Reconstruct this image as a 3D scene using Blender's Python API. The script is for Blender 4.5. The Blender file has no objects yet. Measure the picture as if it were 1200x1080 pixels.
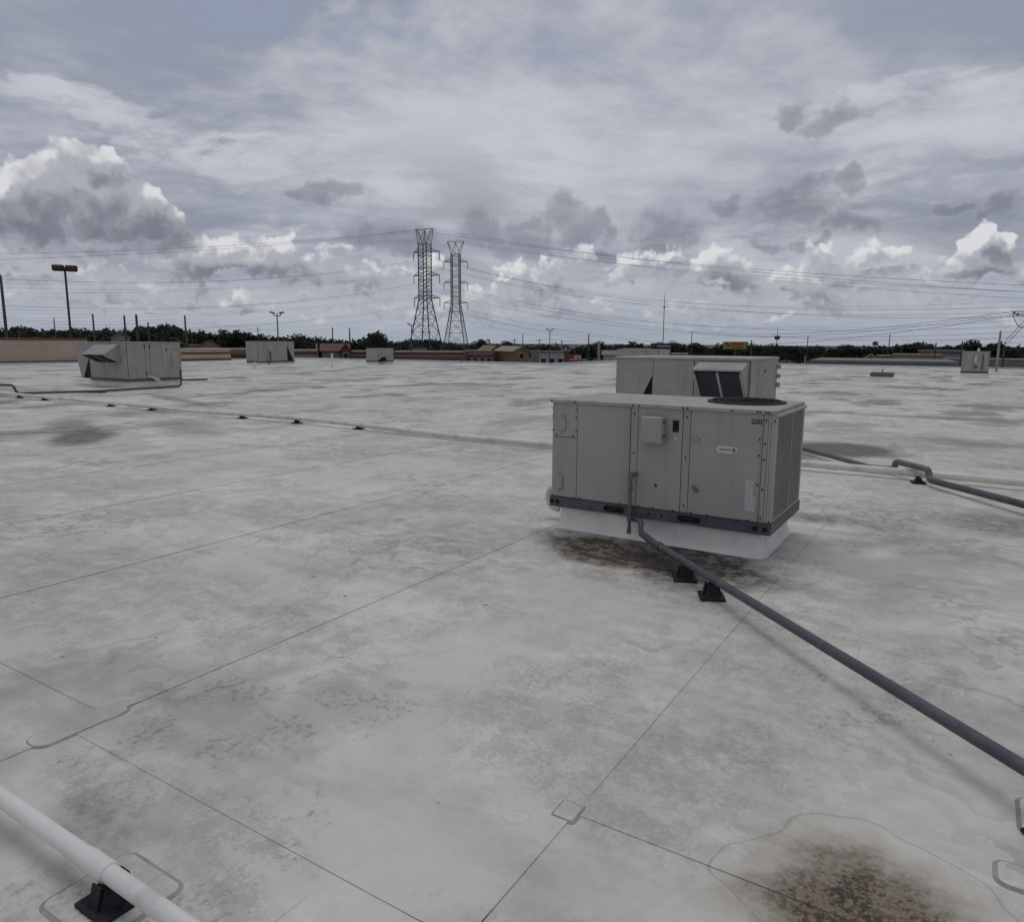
import bpy, math, random
import numpy as np
from math import radians, sin, cos, pi, hypot, atan2, asin, degrees, sqrt
from mathutils import Vector, Matrix

sc = bpy.context.scene
COL = sc.collection
random.seed(7)

# ------------------------------------------------------------------ camera
CAM_H = 1.876
FPX = 853.3                      # focal length in pixels of the 1200 x 1080 photograph
PITCH, ROLL, YAW = radians(9.23), radians(0.317), radians(32.276)
cF = Vector((-sin(YAW) * cos(PITCH), cos(YAW) * cos(PITCH), -sin(PITCH)))
cR0 = Vector((cos(YAW), sin(YAW), 0)); cU0 = cR0.cross(cF)
cR = cR0 * cos(ROLL) + cU0 * sin(ROLL); cU = cU0 * cos(ROLL) - cR0 * sin(ROLL)
cam = bpy.data.objects.new('camera', bpy.data.cameras.new('camera'))
COL.objects.link(cam)
m = Matrix((cR, cU, -cF)).transposed().to_4x4(); m.translation = (0, 0, CAM_H)
cam.matrix_world = m
cam.data.sensor_width = 36.0
cam.data.lens = FPX / 1200 * 36
cam.data.clip_start = 0.05
cam.data.clip_end = 20000
sc.camera = cam

def ray(x, y):                   # horizontal-unit direction through a photo pixel
    d = cF * FPX + cR * (x - 600) - cU * (y - 540)
    return d / hypot(d.x, d.y)
def at(x, y, dist):              # point seen at a photo pixel, at a real distance in metres
    return Vector((0, 0, CAM_H)) + ray(x, y) * dist
def gnd(x, y, z=0.0):            # point on the roof plane
    d = cF * FPX + cR * (x - 600) - cU * (y - 540)
    return Vector((0, 0, CAM_H)) + d * ((z - CAM_H) / d.z)
def azel(x, y):
    d = ray(x, y)
    return degrees(atan2(d.x, d.y)) + degrees(YAW), degrees(math.atan(d.z))

# ------------------------------------------------------------------ node helper
class NT:
    def __init__(s, tree): s.t = tree
    def new(s, typ, **kw):
        n = s.t.nodes.new(typ)
        for k, v in kw.items(): setattr(n, k, v)
        return n
    def put(s, sock, v):
        if isinstance(v, bpy.types.NodeSocket): s.t.links.new(v, sock)
        elif v is not None:
            try: sock.default_value = v
            except Exception: sock.default_value = (*v, 1.0)
    def m(s, op, a, b=None, c=None, clamp=False):
        n = s.new('ShaderNodeMath', operation=op, use_clamp=clamp)
        for i, v in enumerate((a, b, c)):
            if v is not None: s.put(n.inputs[i], v)
        return n.outputs[0]
    def add(s, a, b): return s.m('ADD', a, b)
    def sub(s, a, b): return s.m('SUBTRACT', a, b)
    def mul(s, a, b): return s.m('MULTIPLY', a, b)
    def mx(s, a, b): return s.m('MAXIMUM', a, b)
    def mn(s, a, b): return s.m('MINIMUM', a, b)
    def vm(s, op, a, b=None, c=None, out=0):
        n = s.new('ShaderNodeVectorMath', operation=op)
        for i, v in enumerate((a, b, c)):
            if v is not None: s.put(n.inputs[i], v)
        return n.outputs['Value'] if out == 'v' else n.outputs[0]
    def sep(s, v): 
        n = s.new('ShaderNodeSeparateXYZ'); s.put(n.inputs[0], v); return n.outputs
    def comb(s, x, y, z=0.0):
        n = s.new('ShaderNodeCombineXYZ')
        for i, v in enumerate((x, y, z)): s.put(n.inputs[i], v)
        return n.outputs[0]
    def noise(s, v, scale, detail=4, rough=.5, dist=0.0, dim='3D', color=False):
        n = s.new('ShaderNodeTexNoise', noise_dimensions=dim)
        s.put(n.inputs['Vector'], v); s.put(n.inputs['Scale'], scale); s.put(n.inputs['Detail'], detail)
        s.put(n.inputs['Roughness'], rough); s.put(n.inputs['Distortion'], dist)
        return n.outputs['Color' if color else 0]
    def step(s, v, a, b, lo=0.0, hi=1.0):
        n = s.new('ShaderNodeMapRange', interpolation_type='SMOOTHSTEP')
        s.put(n.inputs[0], v); s.put(n.inputs[1], a); s.put(n.inputs[2], b); s.put(n.inputs[3], lo); s.put(n.inputs[4], hi)
        return n.outputs[0]
    def lin(s, v, a, b, lo=0.0, hi=1.0):
        n = s.new('ShaderNodeMapRange', clamp=True)
        s.put(n.inputs[0], v); s.put(n.inputs[1], a); s.put(n.inputs[2], b); s.put(n.inputs[3], lo); s.put(n.inputs[4], hi)
        return n.outputs[0]
    def mix(s, f, a, b, mode='MIX'):
        n = s.new('ShaderNodeMix', data_type='RGBA', blend_type=mode)
        s.put(n.inputs[0], f)
        for i, v in ((6, a), (7, b)):
            s.put(n.inputs[i], (*v, 1.0) if isinstance(v, tuple) and len(v) == 3 else v)
        return n.outputs[2]

# ------------------------------------------------------------------ sun, sky, exposure
SUN_EL, SUN_AZ = radians(73), radians(-38)      # azimuth clockwise from +Y
sun = bpy.data.objects.new('sun', bpy.data.lights.new('sun', 'SUN'))
COL.objects.link(sun)
sun.data.energy = 0.75
sun.data.angle = radians(32)
sun.data.color = (1.0, .965, .92)
sd = Vector((sin(SUN_AZ) * cos(SUN_EL), cos(SUN_AZ) * cos(SUN_EL), sin(SUN_EL)))
sun.rotation_euler = sd.to_track_quat('Z', 'Y').to_euler()

world = bpy.data.worlds.new('World'); sc.world = world
world.use_nodes = True
wt = world.node_tree; wt.nodes.clear()
W = NT(wt)
sky = W.new('ShaderNodeTexSky', sky_type='NISHITA', sun_disc=False)
sky.sun_elevation = SUN_EL; sky.sun_rotation = SUN_AZ; sky.dust_density = 2.0; sky.altitude = 20
STR = 0.1
dirv = W.new('ShaderNodeTexCoord').outputs['Generated']
dirv = W.vm('NORMALIZE', dirv)
rot = W.new('ShaderNodeVectorRotate', rotation_type='Z_AXIS'); W.put(rot.inputs[0], dirv); W.put(rot.inputs['Angle'], -YAW)
dx, dy, dz = W.sep(rot.outputs[0])
DEG = 180 / pi
az = W.mul(W.m('ARCTAN2', dx, dy), DEG)
el = W.mul(W.m('ARCSINE', dz), DEG)
P = W.comb(az, el)

def blob_field(N, p, clouds):
    """largest of many soft lobes; each cloud is cut flat along its base"""
    res = None
    for base, lobes in clouds:
        d = None
        for (px, py, rx, ry) in lobes:
            a0, e0 = azel(px, py); k = degrees(1 / FPX) * cos(radians(a0)) ** 2
            q = N.vm('MULTIPLY_ADD', p, (1 / (rx * k), 1 / (ry * k), 0), (-a0 / (rx * k), -e0 / (ry * k), 0))
            v = N.sub(1.0, N.vm('DOT_PRODUCT', q, q, out='v'))
            d = v if d is None else N.mx(d, v)
        if base is not None:
            eb = azel(lobes[0][0], base)[1]
            d = N.mn(d, N.mul(N.sub(N.sep(p)[1], eb), .9))
        res = d if res is None else N.mx(res, d)
    return res

CUMULUS = [
    (283, [(95, 222, 62, 66), (52, 228, 46, 62), (150, 255, 62, 46), (190, 272, 38, 28), (105, 185, 38, 26), (20, 245, 40, 38)]),
    (325, [(300, 306, 72, 32), (338, 300, 26, 28), (248, 306, 60, 34), (205, 300, 36, 26)]),
    (350, [(70, 340, 70, 20), (150, 338, 44, 20), (225, 345, 40, 16)]),
    (338, [(640, 332, 44, 24), (612, 322, 20, 16), (672, 330, 24, 14)]),
    (335, [(845, 315, 30, 30), (828, 322, 30, 20), (880, 318, 18, 10)]),
    (346, [(906, 334, 28, 16), (930, 340, 22, 10)]),
    (322, [(1148, 300, 38, 28), (1152, 286, 22, 22), (1118, 308, 22, 14), (1182, 308, 18, 12)]),
    (308, [(1040, 300, 40, 16), (1012, 296, 22, 12)]),
    (330, [(1040, 324, 56, 14)]),
    (342, [(960, 332, 40, 12), (1085, 332, 24, 12), (1192, 332, 22, 16)]),
    (350, [(735, 324, 24, 16), (560, 352, 50, 14)]),
]
DARK = [
    (None, [(380, 222, 60, 15), (345, 224, 26, 10)]),
    (None, [(985, 140, 56, 15), (925, 136, 34, 17)]),
    (None, [(930, 242, 66, 26), (985, 262, 56, 17), (1000, 212, 24, 24), (955, 225, 40, 26)]),
    (None, [(855, 240, 22, 14), (700, 262, 20, 20)]),
    (None, [(655, 250, 34, 34), (680, 270, 40, 26), (620, 268, 24, 18)]),
    (None, [(775, 275, 56, 32), (720, 300, 60, 14)]),
    (None, [(570, 270, 56, 26), (610, 290, 46, 22)]),
    (None, [(1180, 240, 34, 26), (1120, 244, 34, 9), (1160, 250, 22, 10)]),
    (None, [(0, 248, 40, 32)]),
    (None, [(455, 282, 80, 20)]),
    (None, [(900, 287, 26, 9), (945, 283, 26, 10)]),
    (None, [(20, 300, 50, 14)]),
]
def group(name, build):
    g = bpy.data.node_groups.new(name, 'ShaderNodeTree')
    g.interface.new_socket('P', in_out='INPUT', socket_type='NodeSocketVector')
    g.interface.new_socket('D', in_out='OUTPUT', socket_type='NodeSocketFloat')
    N = NT(g)
    gi = N.new('NodeGroupInput'); go = N.new('NodeGroupOutput')
    N.put(go.inputs[0], build(N, gi.outputs[0]))
    return g
def cumulus(N, p):
    w1 = N.vm('SUBTRACT', N.noise(p, .34, 3, .6, dim='2D', color=True), (.5, .5, .5))
    q = N.vm('MULTIPLY_ADD', w1, (4.0, 3.0, 0), p)
    big = blob_field(N, q, CUMULUS)
    x, e, _ = N.sep(q)
    # the low fair-weather banks that ring the horizon
    e2 = N.m('LOGARITHM', N.add(N.mx(e, -1.0), 2.4), 2.718)
    n1 = N.noise(N.comb(N.mul(x, .20), N.mul(e2, 3.4)), 1.0, 2, .5, dim='2D')
    env = N.mul(N.step(e, .2, 2.5), N.step(e, 8.6, 5.2))
    low = N.mul(N.sub(N.add(n1, N.mul(env, .42)), .80), 3.0)
    d = N.mx(big, low)
    vor = N.new('ShaderNodeTexVoronoi', voronoi_dimensions='2D', feature='F1'); N.put(vor.inputs['Vector'], q)
    N.put(vor.inputs['Scale'], .55); N.put(vor.inputs['Detail'], 1.0); N.put(vor.inputs['Roughness'], .6)
    puff = N.sub(.42, vor.outputs['Distance'])
    fine = N.sub(N.noise(p, 1.3, 4, .62, dim='2D'), .5)
    return N.add(d, N.add(N.mul(puff, .38), N.mul(fine, .42)))
def dark(N, p):
    w1 = N.vm('SUBTRACT', N.noise(p, .30, 3, .6, dim='2D', color=True), (.5, .5, .5))
    q = N.vm('MULTIPLY_ADD', w1, (4.5, 2.4, 0), p)
    d = blob_field(N, q, DARK)
    return N.add(d, N.mul(N.sub(N.noise(p, .8, 4, .62, dim='2D'), .5), .95))
gc = group('cumulus_field', cumulus); gd = group('dark_cloud_field', dark)
def use(g, p):
    n = W.new('ShaderNodeGroup', node_tree=g); W.put(n.inputs[0], p); return n.outputs[0]

# high broken sheet, seen in perspective
inv = W.m('DIVIDE', 1.0, W.add(W.mx(dz, 0.0), .10))
HP = W.comb(W.mul(W.add(W.mul(dx, .8), W.mul(dy, .6)), W.mul(inv, .66)), W.mul(W.sub(W.mul(dy, .8), W.mul(dx, .6)), W.mul(inv, .58)))
h1 = W.noise(HP, 1.3, 7, .64, .2, dim='2D')
h2 = W.noise(W.vm('ADD', HP, (11.3, 4.1, 0)), .55, 2, .55, 0, dim='2D')
h3 = W.noise(W.vm('MULTIPLY', HP, (1.0, 1.4, 1)), 4.2, 4, .60, .0, dim='2D')
hv = W.add(W.add(W.mul(W.sub(h1, .5), 1.15), W.mul(W.sub(h2, .5), .7)), W.mul(W.sub(h3, .5), .62))
PW = W.comb(W.add(az, W.mul(W.sub(h1, .5), 26)), W.add(el, W.mul(W.sub(h1, .5), -14)))
BRIGHT = [(None, [(640, 110, 330, 120), (1090, 150, 240, 46), (470, 40, 200, 50), (820, 160, 160, 40), (620, 215, 120, 40), (60, 95, 80, 16), (230, 150, 120, 22), (1000, 330, 400, 60), (300, 330, 400, 60)])]
br = W.step(blob_field(W, PW, BRIGHT), -1.2, 1.0)
sheet = W.mix(W.step(W.add(hv, W.sub(W.mul(br, .34), .15)), -.36, .36), (.280, .306, .385), (.535, .552, .600))
haze_el = W.step(el, 13.0, 0.0)
sheet = W.mix(W.mul(haze_el, .55), sheet, (.335, .375, .445))
K = 1 / STR
thin = W.mul(W.step(W.add(hv, W.mul(h2, -.3)), -.30, -.50), .22)
base = W.mix(W.sub(1.0, thin), sky.outputs[0], W.vm('SCALE', sheet))
base_in = base.node
sc_sheet = W.new('ShaderNodeVectorMath', operation='SCALE'); W.put(sc_sheet.inputs[0], sheet); sc_sheet.inputs['Scale'].default_value = K
wt.links.new(sc_sheet.outputs[0], base_in.inputs[7])

Dd = use(gd, P)
ad = W.mul(W.step(Dd, .0, .75), W.step(el, 20.0, 18.0, 0.0, .52))
cd = W.mix(W.step(Dd, .1, 1.1), (.34 * K, .355 * K, .41 * K), (.150 * K, .162 * K, .205 * K))
strat = W.noise(W.comb(W.mul(az, .062), W.mul(el, .21)), 1.0, 5, .6, .4, dim='2D')     # soft grey banks behind the cumulus
sa = W.mul(W.step(strat, .44, .66), W.mul(W.step(el, 2.0, 6.0), W.step(el, 17.5, 9.0, 0.0, .62)))
c0 = W.mix(sa, base, (.245 * K, .265 * K, .325 * K))
c1 = W.mix(ad, c0, cd)

Dc = use(gc, P); Dc2 = use(gc, W.vm('ADD', P, (-.55, 1.15, 0)))
ac = W.step(Dc, -.02, .34)
rel = W.sub(Dc, Dc2)
depth = W.step(Dc, .9, .0)                          # thin rims glow, thick cores are grey
lit = W.add(W.mul(rel, .60), W.add(W.mul(depth, .30), .19))
litc = W.m('MAXIMUM', W.mn(lit, 1.0), 0.0)
fade = W.step(el, 7.0, 1.0)                         # far clouds are paler in the haze
cshade = W.mix(fade, (.215 * K, .228 * K, .275 * K), (.300 * K, .330 * K, .390 * K))
clit = W.mix(fade, (.68 * K, .69 * K, .71 * K), (.62 * K, .63 * K, .63 * K))
cmid = W.mix(fade, (.40 * K, .41 * K, .455 * K), (.41 * K, .435 * K, .48 * K))
cc = W.mix(W.step(litc, .5, 1.0), W.mix(W.step(litc, .0, .5), cshade, cmid), clit)
c2 = W.mix(W.mul(ac, W.step(el, 20.0, 17.0)), c1, cc)
wb = W.vm('MULTIPLY_ADD', W.vm('SUBTRACT', W.noise(P, .45, 4, .6, dim='2D', color=True), (.5, .5, .5)), (3.0, 1.6, 0), P)
under = blob_field(W, wb, [(None, [(125, 282, 100, 20), (15, 256, 60, 30), (185, 268, 50, 18), (290, 322, 90, 12), (1140, 318, 46, 8), (850, 332, 50, 8)])])
c2 = W.mix(W.mul(W.step(under, -.25, .75), W.mul(ac, .48)), c2, (.150 * K, .163 * K, .205 * K))
low_sky = W.mix(W.mul(W.step(el, 2.2, -.5), .6), c2, (.36 * K, .40 * K, .46 * K))
def background(c):
    n = W.new('ShaderNodeBackground'); W.put(n.inputs[0], c); n.inputs[1].default_value = STR; return n.outputs[0]
mixs = W.new('ShaderNodeMixShader')                 # above 20 degrees only the high sheet is worked out
W.put(mixs.inputs[0], W.m('LESS_THAN', el, 20.0)); wt.links.new(background(base), mixs.inputs[1]); wt.links.new(background(low_sky), mixs.inputs[2])
wo = W.new('ShaderNodeOutputWorld'); wt.links.new(mixs.outputs[0], wo.inputs[0])
world.cycles.sampling_method = 'MANUAL'; world.cycles.sample_map_resolution = 512

sc.view_settings.view_transform = 'Standard'
sc.view_settings.look = 'None'
sc.view_settings.exposure = 0.0
sc.view_settings.gamma = 1.0
sc.view_settings.use_curve_mapping = False
sc.cycles.max_bounces = 4
sc.cycles.use_denoising = True
sc.cycles.use_adaptive_sampling = True
sc.cycles.adaptive_threshold = .02
sc.cycles.adaptive_min_samples = 8

# ------------------------------------------------------------------ mesh helpers
class MB:
    """collects shapes; build() links them as one mesh object"""
    def __init__(s): s.v = []; s.f = []; s.mi = []; s.sm = []
    def add(s, verts, faces, mi=0, smooth=False):
        o = len(s.v); s.v += [tuple(v) for v in verts]
        for f in faces: s.f.append([o + i for i in f]); s.mi.append(mi); s.sm.append(smooth)
        return s
    def box(s, lo, hi, b=0.0, mi=0):
        lo = list(lo); hi = list(hi)
        if b <= 0:
            v = [(x, y, z) for z in (lo[2], hi[2]) for y in (lo[1], hi[1]) for x in (lo[0], hi[0])]
            return s.add(v, [(0, 2, 3, 1), (4, 5, 7, 6), (0, 1, 5, 4), (2, 6, 7, 3), (0, 4, 6, 2), (1, 3, 7, 5)], mi)
        b = min(b, *[(hi[i] - lo[i]) * .45 for i in range(3)])
        idx = {}; v = []
        for c in [(x, y, z) for x in (0, 1) for y in (0, 1) for z in (0, 1)]:
            for a in range(3):
                p = [(hi[i] if c[i] else lo[i]) if i == a else ((hi[i] - b) if c[i] else (lo[i] + b)) for i in range(3)]
                idx[c, a] = len(v); v.append(p)
        fs = []
        ctr = Vector([(lo[i] + hi[i]) / 2 for i in range(3)])
        def face(ids):
            ps = [Vector(v[i]) for i in ids]; n = (ps[1] - ps[0]).cross(ps[2] - ps[0])
            c = sum(ps, Vector()) / len(ps)
            fs.append(ids if n.dot(c - ctr) > 0 else ids[::-1])
        for a in range(3):
            o = [i for i in range(3) if i != a]
            for t in (0, 1):
                q = []
                for (i, j) in ((0, 0), (1, 0), (1, 1), (0, 1)):
                    c = [0, 0, 0]; c[a] = t; c[o[0]] = i; c[o[1]] = j; q.append(idx[tuple(c), a])
                face(q)
        for a in range(3):
            o = [i for i in range(3) if i != a]
            for i in (0, 1):
                for j in (0, 1):
                    c0 = [0, 0, 0]; c0[o[0]] = i; c0[o[1]] = j; c1 = c0[:]; c1[a] = 1
                    face([idx[tuple(c0), o[0]], idx[tuple(c1), o[0]], idx[tuple(c1), o[1]], idx[tuple(c0), o[1]]])
        for c in [(x, y, z) for x in (0, 1) for y in (0, 1) for z in (0, 1)]:
            face([idx[c, 0], idx[c, 1], idx[c, 2]])
        return s.add(v, fs, mi)
    def prism(s, prof, a, b, axis='x', mi=0):
        """prof: 2D outline; axis x -> (y,z), y -> (x,z), z -> (x,y); extruded from a to b"""
        def pt(p, t): return {'x': (t, p[0], p[1]), 'y': (p[0], t, p[1]), 'z': (p[0], p[1], t)}[axis]
        n = len(prof); v = [pt(p, a) for p in prof] + [pt(p, b) for p in prof]
        area = sum(prof[i][0] * prof[(i + 1) % n][1] - prof[(i + 1) % n][0] * prof[i][1] for i in range(n))
        flip = (area > 0) != (axis == 'y')
        if b < a: flip = not flip
        fs = [list(range(n)), list(range(n, 2 * n))[::-1]] + [[i, i + n, (i + 1) % n + n, (i + 1) % n] for i in range(n)]
        if flip: fs = [f[::-1] for f in fs]
        return s.add(v, fs, mi)
    def cyl(s, p0, p1, r0, r1=None, seg=12, caps=True, mi=0, smooth=True):
        r1 = r0 if r1 is None else r1
        p0 = Vector(p0); p1 = Vector(p1); d = (p1 - p0).normalized()
        u = d.orthogonal().normalized(); w = d.cross(u)
        v = [p0 + (u * cos(2 * pi * i / seg) + w * sin(2 * pi * i / seg)) * r0 for i in range(seg)]
        v += [p1 + (u * cos(2 * pi * i / seg) + w * sin(2 * pi * i / seg)) * r1 for i in range(seg)]
        s.add(v, [(i, (i + 1) % seg, (i + 1) % seg + seg, i + seg) for i in range(seg)], mi, smooth)
        if caps: s.add(v, [list(range(seg))[::-1], list(range(seg, 2 * seg))], mi)
        return s
    def tube(s, pts, r, seg=12, mi=0, caps=True):
        pts = [Vector(p) for p in pts]; n = len(pts); rs = r if isinstance(r, (list, tuple)) else [r] * n
        tan = []
        for i in range(n):
            a = pts[max(i - 1, 0)]; b = pts[min(i + 1, n - 1)]; tan.append((b - a).normalized())
        u = tan[0].orthogonal().normalized(); v = []
        for i in range(n):
            u = (u - tan[i] * u.dot(tan[i])).normalized(); w = tan[i].cross(u)
            v += [pts[i] + (u * cos(2 * pi * k / seg) + w * sin(2 * pi * k / seg)) * rs[i] for k in range(seg)]
        fs = [(i * seg + k, i * seg + (k + 1) % seg, (i + 1) * seg + (k + 1) % seg, (i + 1) * seg + k) for i in range(n - 1) for k in range(seg)]
        s.add(v, fs, mi, True)
        if caps: s.add(v, [list(range(seg))[::-1], list(range((n - 1) * seg, n * seg))], mi)
        return s
    def bar(s, p0, p1, w, mi=0):
        return s.cyl(p0, p1, w * .7, seg=4, caps=False, mi=mi, smooth=False)
    def build(s, name, mats, parent=None, loc=None):
        me = bpy.data.meshes.new(name); me.from_pydata(s.v, [], s.f)
        for mt in (mats if isinstance(mats, (list, tuple)) else [mats]): me.materials.append(mt)
        me.polygons.foreach_set('material_index', s.mi); me.polygons.foreach_set('use_smooth', s.sm); me.update()
        return link(name, me, parent, loc)
def link(name, me, parent=None, loc=None):
    o = bpy.data.objects.new(name, me); COL.objects.link(o)
    if parent: o.parent = parent
    if loc is not None: o.location = loc
    return o
def tag(o, label=None, cat=None, group=None, kind=None):
    if label: o['label'] = label
    if cat: o['category'] = cat
    if group: o['group'] = group
    if kind: o['kind'] = kind
    return o
def thing(name, label, cat, loc=(0, 0, 0), rz=0.0, group=None):
    o = bpy.data.objects.new(name, None); COL.objects.link(o); o.empty_display_size = .2
    o.location = loc; o.rotation_euler = (0, 0, rz)
    return tag(o, label, cat, group)
def copy_tree(o, parent=None):
    c = o.copy(); COL.objects.link(c)
    if parent: c.parent = parent; c.matrix_parent_inverse = o.matrix_parent_inverse
    for ch in list(o.children): copy_tree(ch, c)
    return c
def text_mesh(body, size):
    cu = bpy.data.curves.new('text', 'FONT'); cu.body = body; cu.size = size; cu.align_x = 'CENTER'; cu.align_y = 'CENTER'
    cu.extrude = .0012; cu.resolution_u = 3
    o = bpy.data.objects.new('text', cu); COL.objects.link(o)
    dg = bpy.context.evaluated_depsgraph_get(); me = bpy.data.meshes.new_from_object(o.evaluated_get(dg))
    bpy.data.objects.remove(o); return me

# ------------------------------------------------------------------ materials
def mat(name, col, rough=.6, metal=0.0, var=.12, scale=6.0, dirt=0.0, dirtcol=(.05, .045, .04), bump=0.0, bscale=60.0, spec=.4, streak=False, coat=0):
    mt = bpy.data.materials.new(name); mt.use_nodes = True
    N = NT(mt.node_tree); b = mt.node_tree.nodes['Principled BSDF']
    pos = N.new('ShaderNodeNewGeometry').outputs['Position']
    n1 = N.noise(pos, scale, 5, .6)
    f = N.lin(n1, .3, .7, 1 - var, 1 + var)
    c = N.vm('SCALE', (*col,)); c.node.inputs['Scale'].default_value = 1; N.put(c.node.inputs['Scale'], f)
    if dirt:
        v = N.vm('MULTIPLY', pos, (1, 1, .12)) if streak else pos
        d = N.noise(v, scale * (3 if streak else 1.7), 4 if streak else 6, .6)
        c = N.mix(N.mul(N.step(d, .48, .75), dirt), c, dirtcol)
    N.put(b.inputs['Base Color'], c)
    b.inputs['Roughness'].default_value = rough; b.inputs['Metallic'].default_value = metal
    b.inputs['Specular IOR Level'].default_value = spec
    r = N.lin(N.noise(pos, scale * 2.3, 4), .3, .7, rough * .85, min(1, rough * 1.15)); N.put(b.inputs['Roughness'], r)
    if bump:
        bn = N.new('ShaderNodeBump'); bn.inputs['Strength'].default_value = bump; bn.inputs['Distance'].default_value = .01
        N.put(bn.inputs['Height'], N.noise(pos, bscale, 5, .6)); N.put(b.inputs['Normal'], bn.outputs[0])
    return mt
M = dict(
    paint=mat('unit_paint', (.372, .352, .308), .55, 0, .09, 1.3, .40, (.185, .165, .135), .55, 1.6, streak=True),
    paint_top=mat('unit_top_paint', (.36, .35, .32), .6, 0, .10, 3.0, .35, (.17, .15, .12), .1, 6),
    paint_old=mat('far_unit_paint', (.345, .330, .298), .6, 0, .10, 1.6, .35, (.15, .14, .125), .1, 5, streak=True),
    corner=mat('corner_paint', (.38, .36, .315), .55, 0, .06, 3, .2, (.2, .18, .15), streak=True),
    rail=mat('galvanised_rail', (.100, .108, .122), .5, .35, .2, 5, .5, (.05, .045, .045)),
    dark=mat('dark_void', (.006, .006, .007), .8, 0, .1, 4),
    gap=mat('panel_gap', (.03, .03, .03), .8, 0, .1, 4),
    coil=mat('coil_fins', (.25, .205, .155), .75, 0, .25, 9, .5, (.03, .026, .022)),
    slat=mat('coil_guard', (.31, .28, .235), .6, 0, .12, 6, .3),
    fan=mat('fan_brown', (.032, .022, .019), .7, 0, .3, 8),
    screw=mat('screw_head', (.02, .02, .02), .6, .3, .2, 20),
    filt=mat('air_filter', (.035, .035, .05), .7, 0, .15, 14, .3, (.015, .015, .02), .4, 90),
    alu=mat('aluminium', (.42, .42, .42), .45, .3, .1, 8),
    rubber=mat('black_rubber', (.012, .012, .014), .75, 0, .3, 18, .25, (.06, .06, .06), .3, 120),
    pvc=mat('white_pvc', (.74, .72, .67), .45, 0, .05, 3, .45, (.34, .33, .30), .05, 30),
    pvc_old=mat('white_pvc_dirty', (.70, .68, .63), .55, 0, .08, 2, .6, (.22, .21, .19), .1, 30),
    gas=mat('grey_pipe_paint', (.082, .086, .096), .6, .1, .18, 5, .5, (.16, .15, .135), .15, 40),
    gas2=mat('weathered_pipe', (.16, .155, .145), .6, .2, .2, 9, .5, (.06, .045, .035), .1, 60),
    foam=mat('pipe_insulation', (.62, .61, .57), .85, 0, .1, 12, .4, (.3, .28, .24), .6, 60),
    black=mat('black_label', (.008, .009, .018), .4, 0, .1, 20),
    white=mat('white_print', (.70, .70, .69), .6, 0, .05, 30),
    sticker=mat('worn_sticker', (.48, .48, .47), .7, 0, .25, 60, .55, (.24, .23, .21)),
    sticker2=mat('faded_sticker', (.35, .34, .32), .7, 0, .2, 60, .6, (.24, .23, .21)),
    curb=mat('curb_flashing', (.74, .71, .64), .65, 0, .10, 2.0, .40, (.36, .34, .30), .5, 6),
    rust=mat('rusty_latch', (.20, .15, .11), .7, .2, .3, 30),
)

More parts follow.
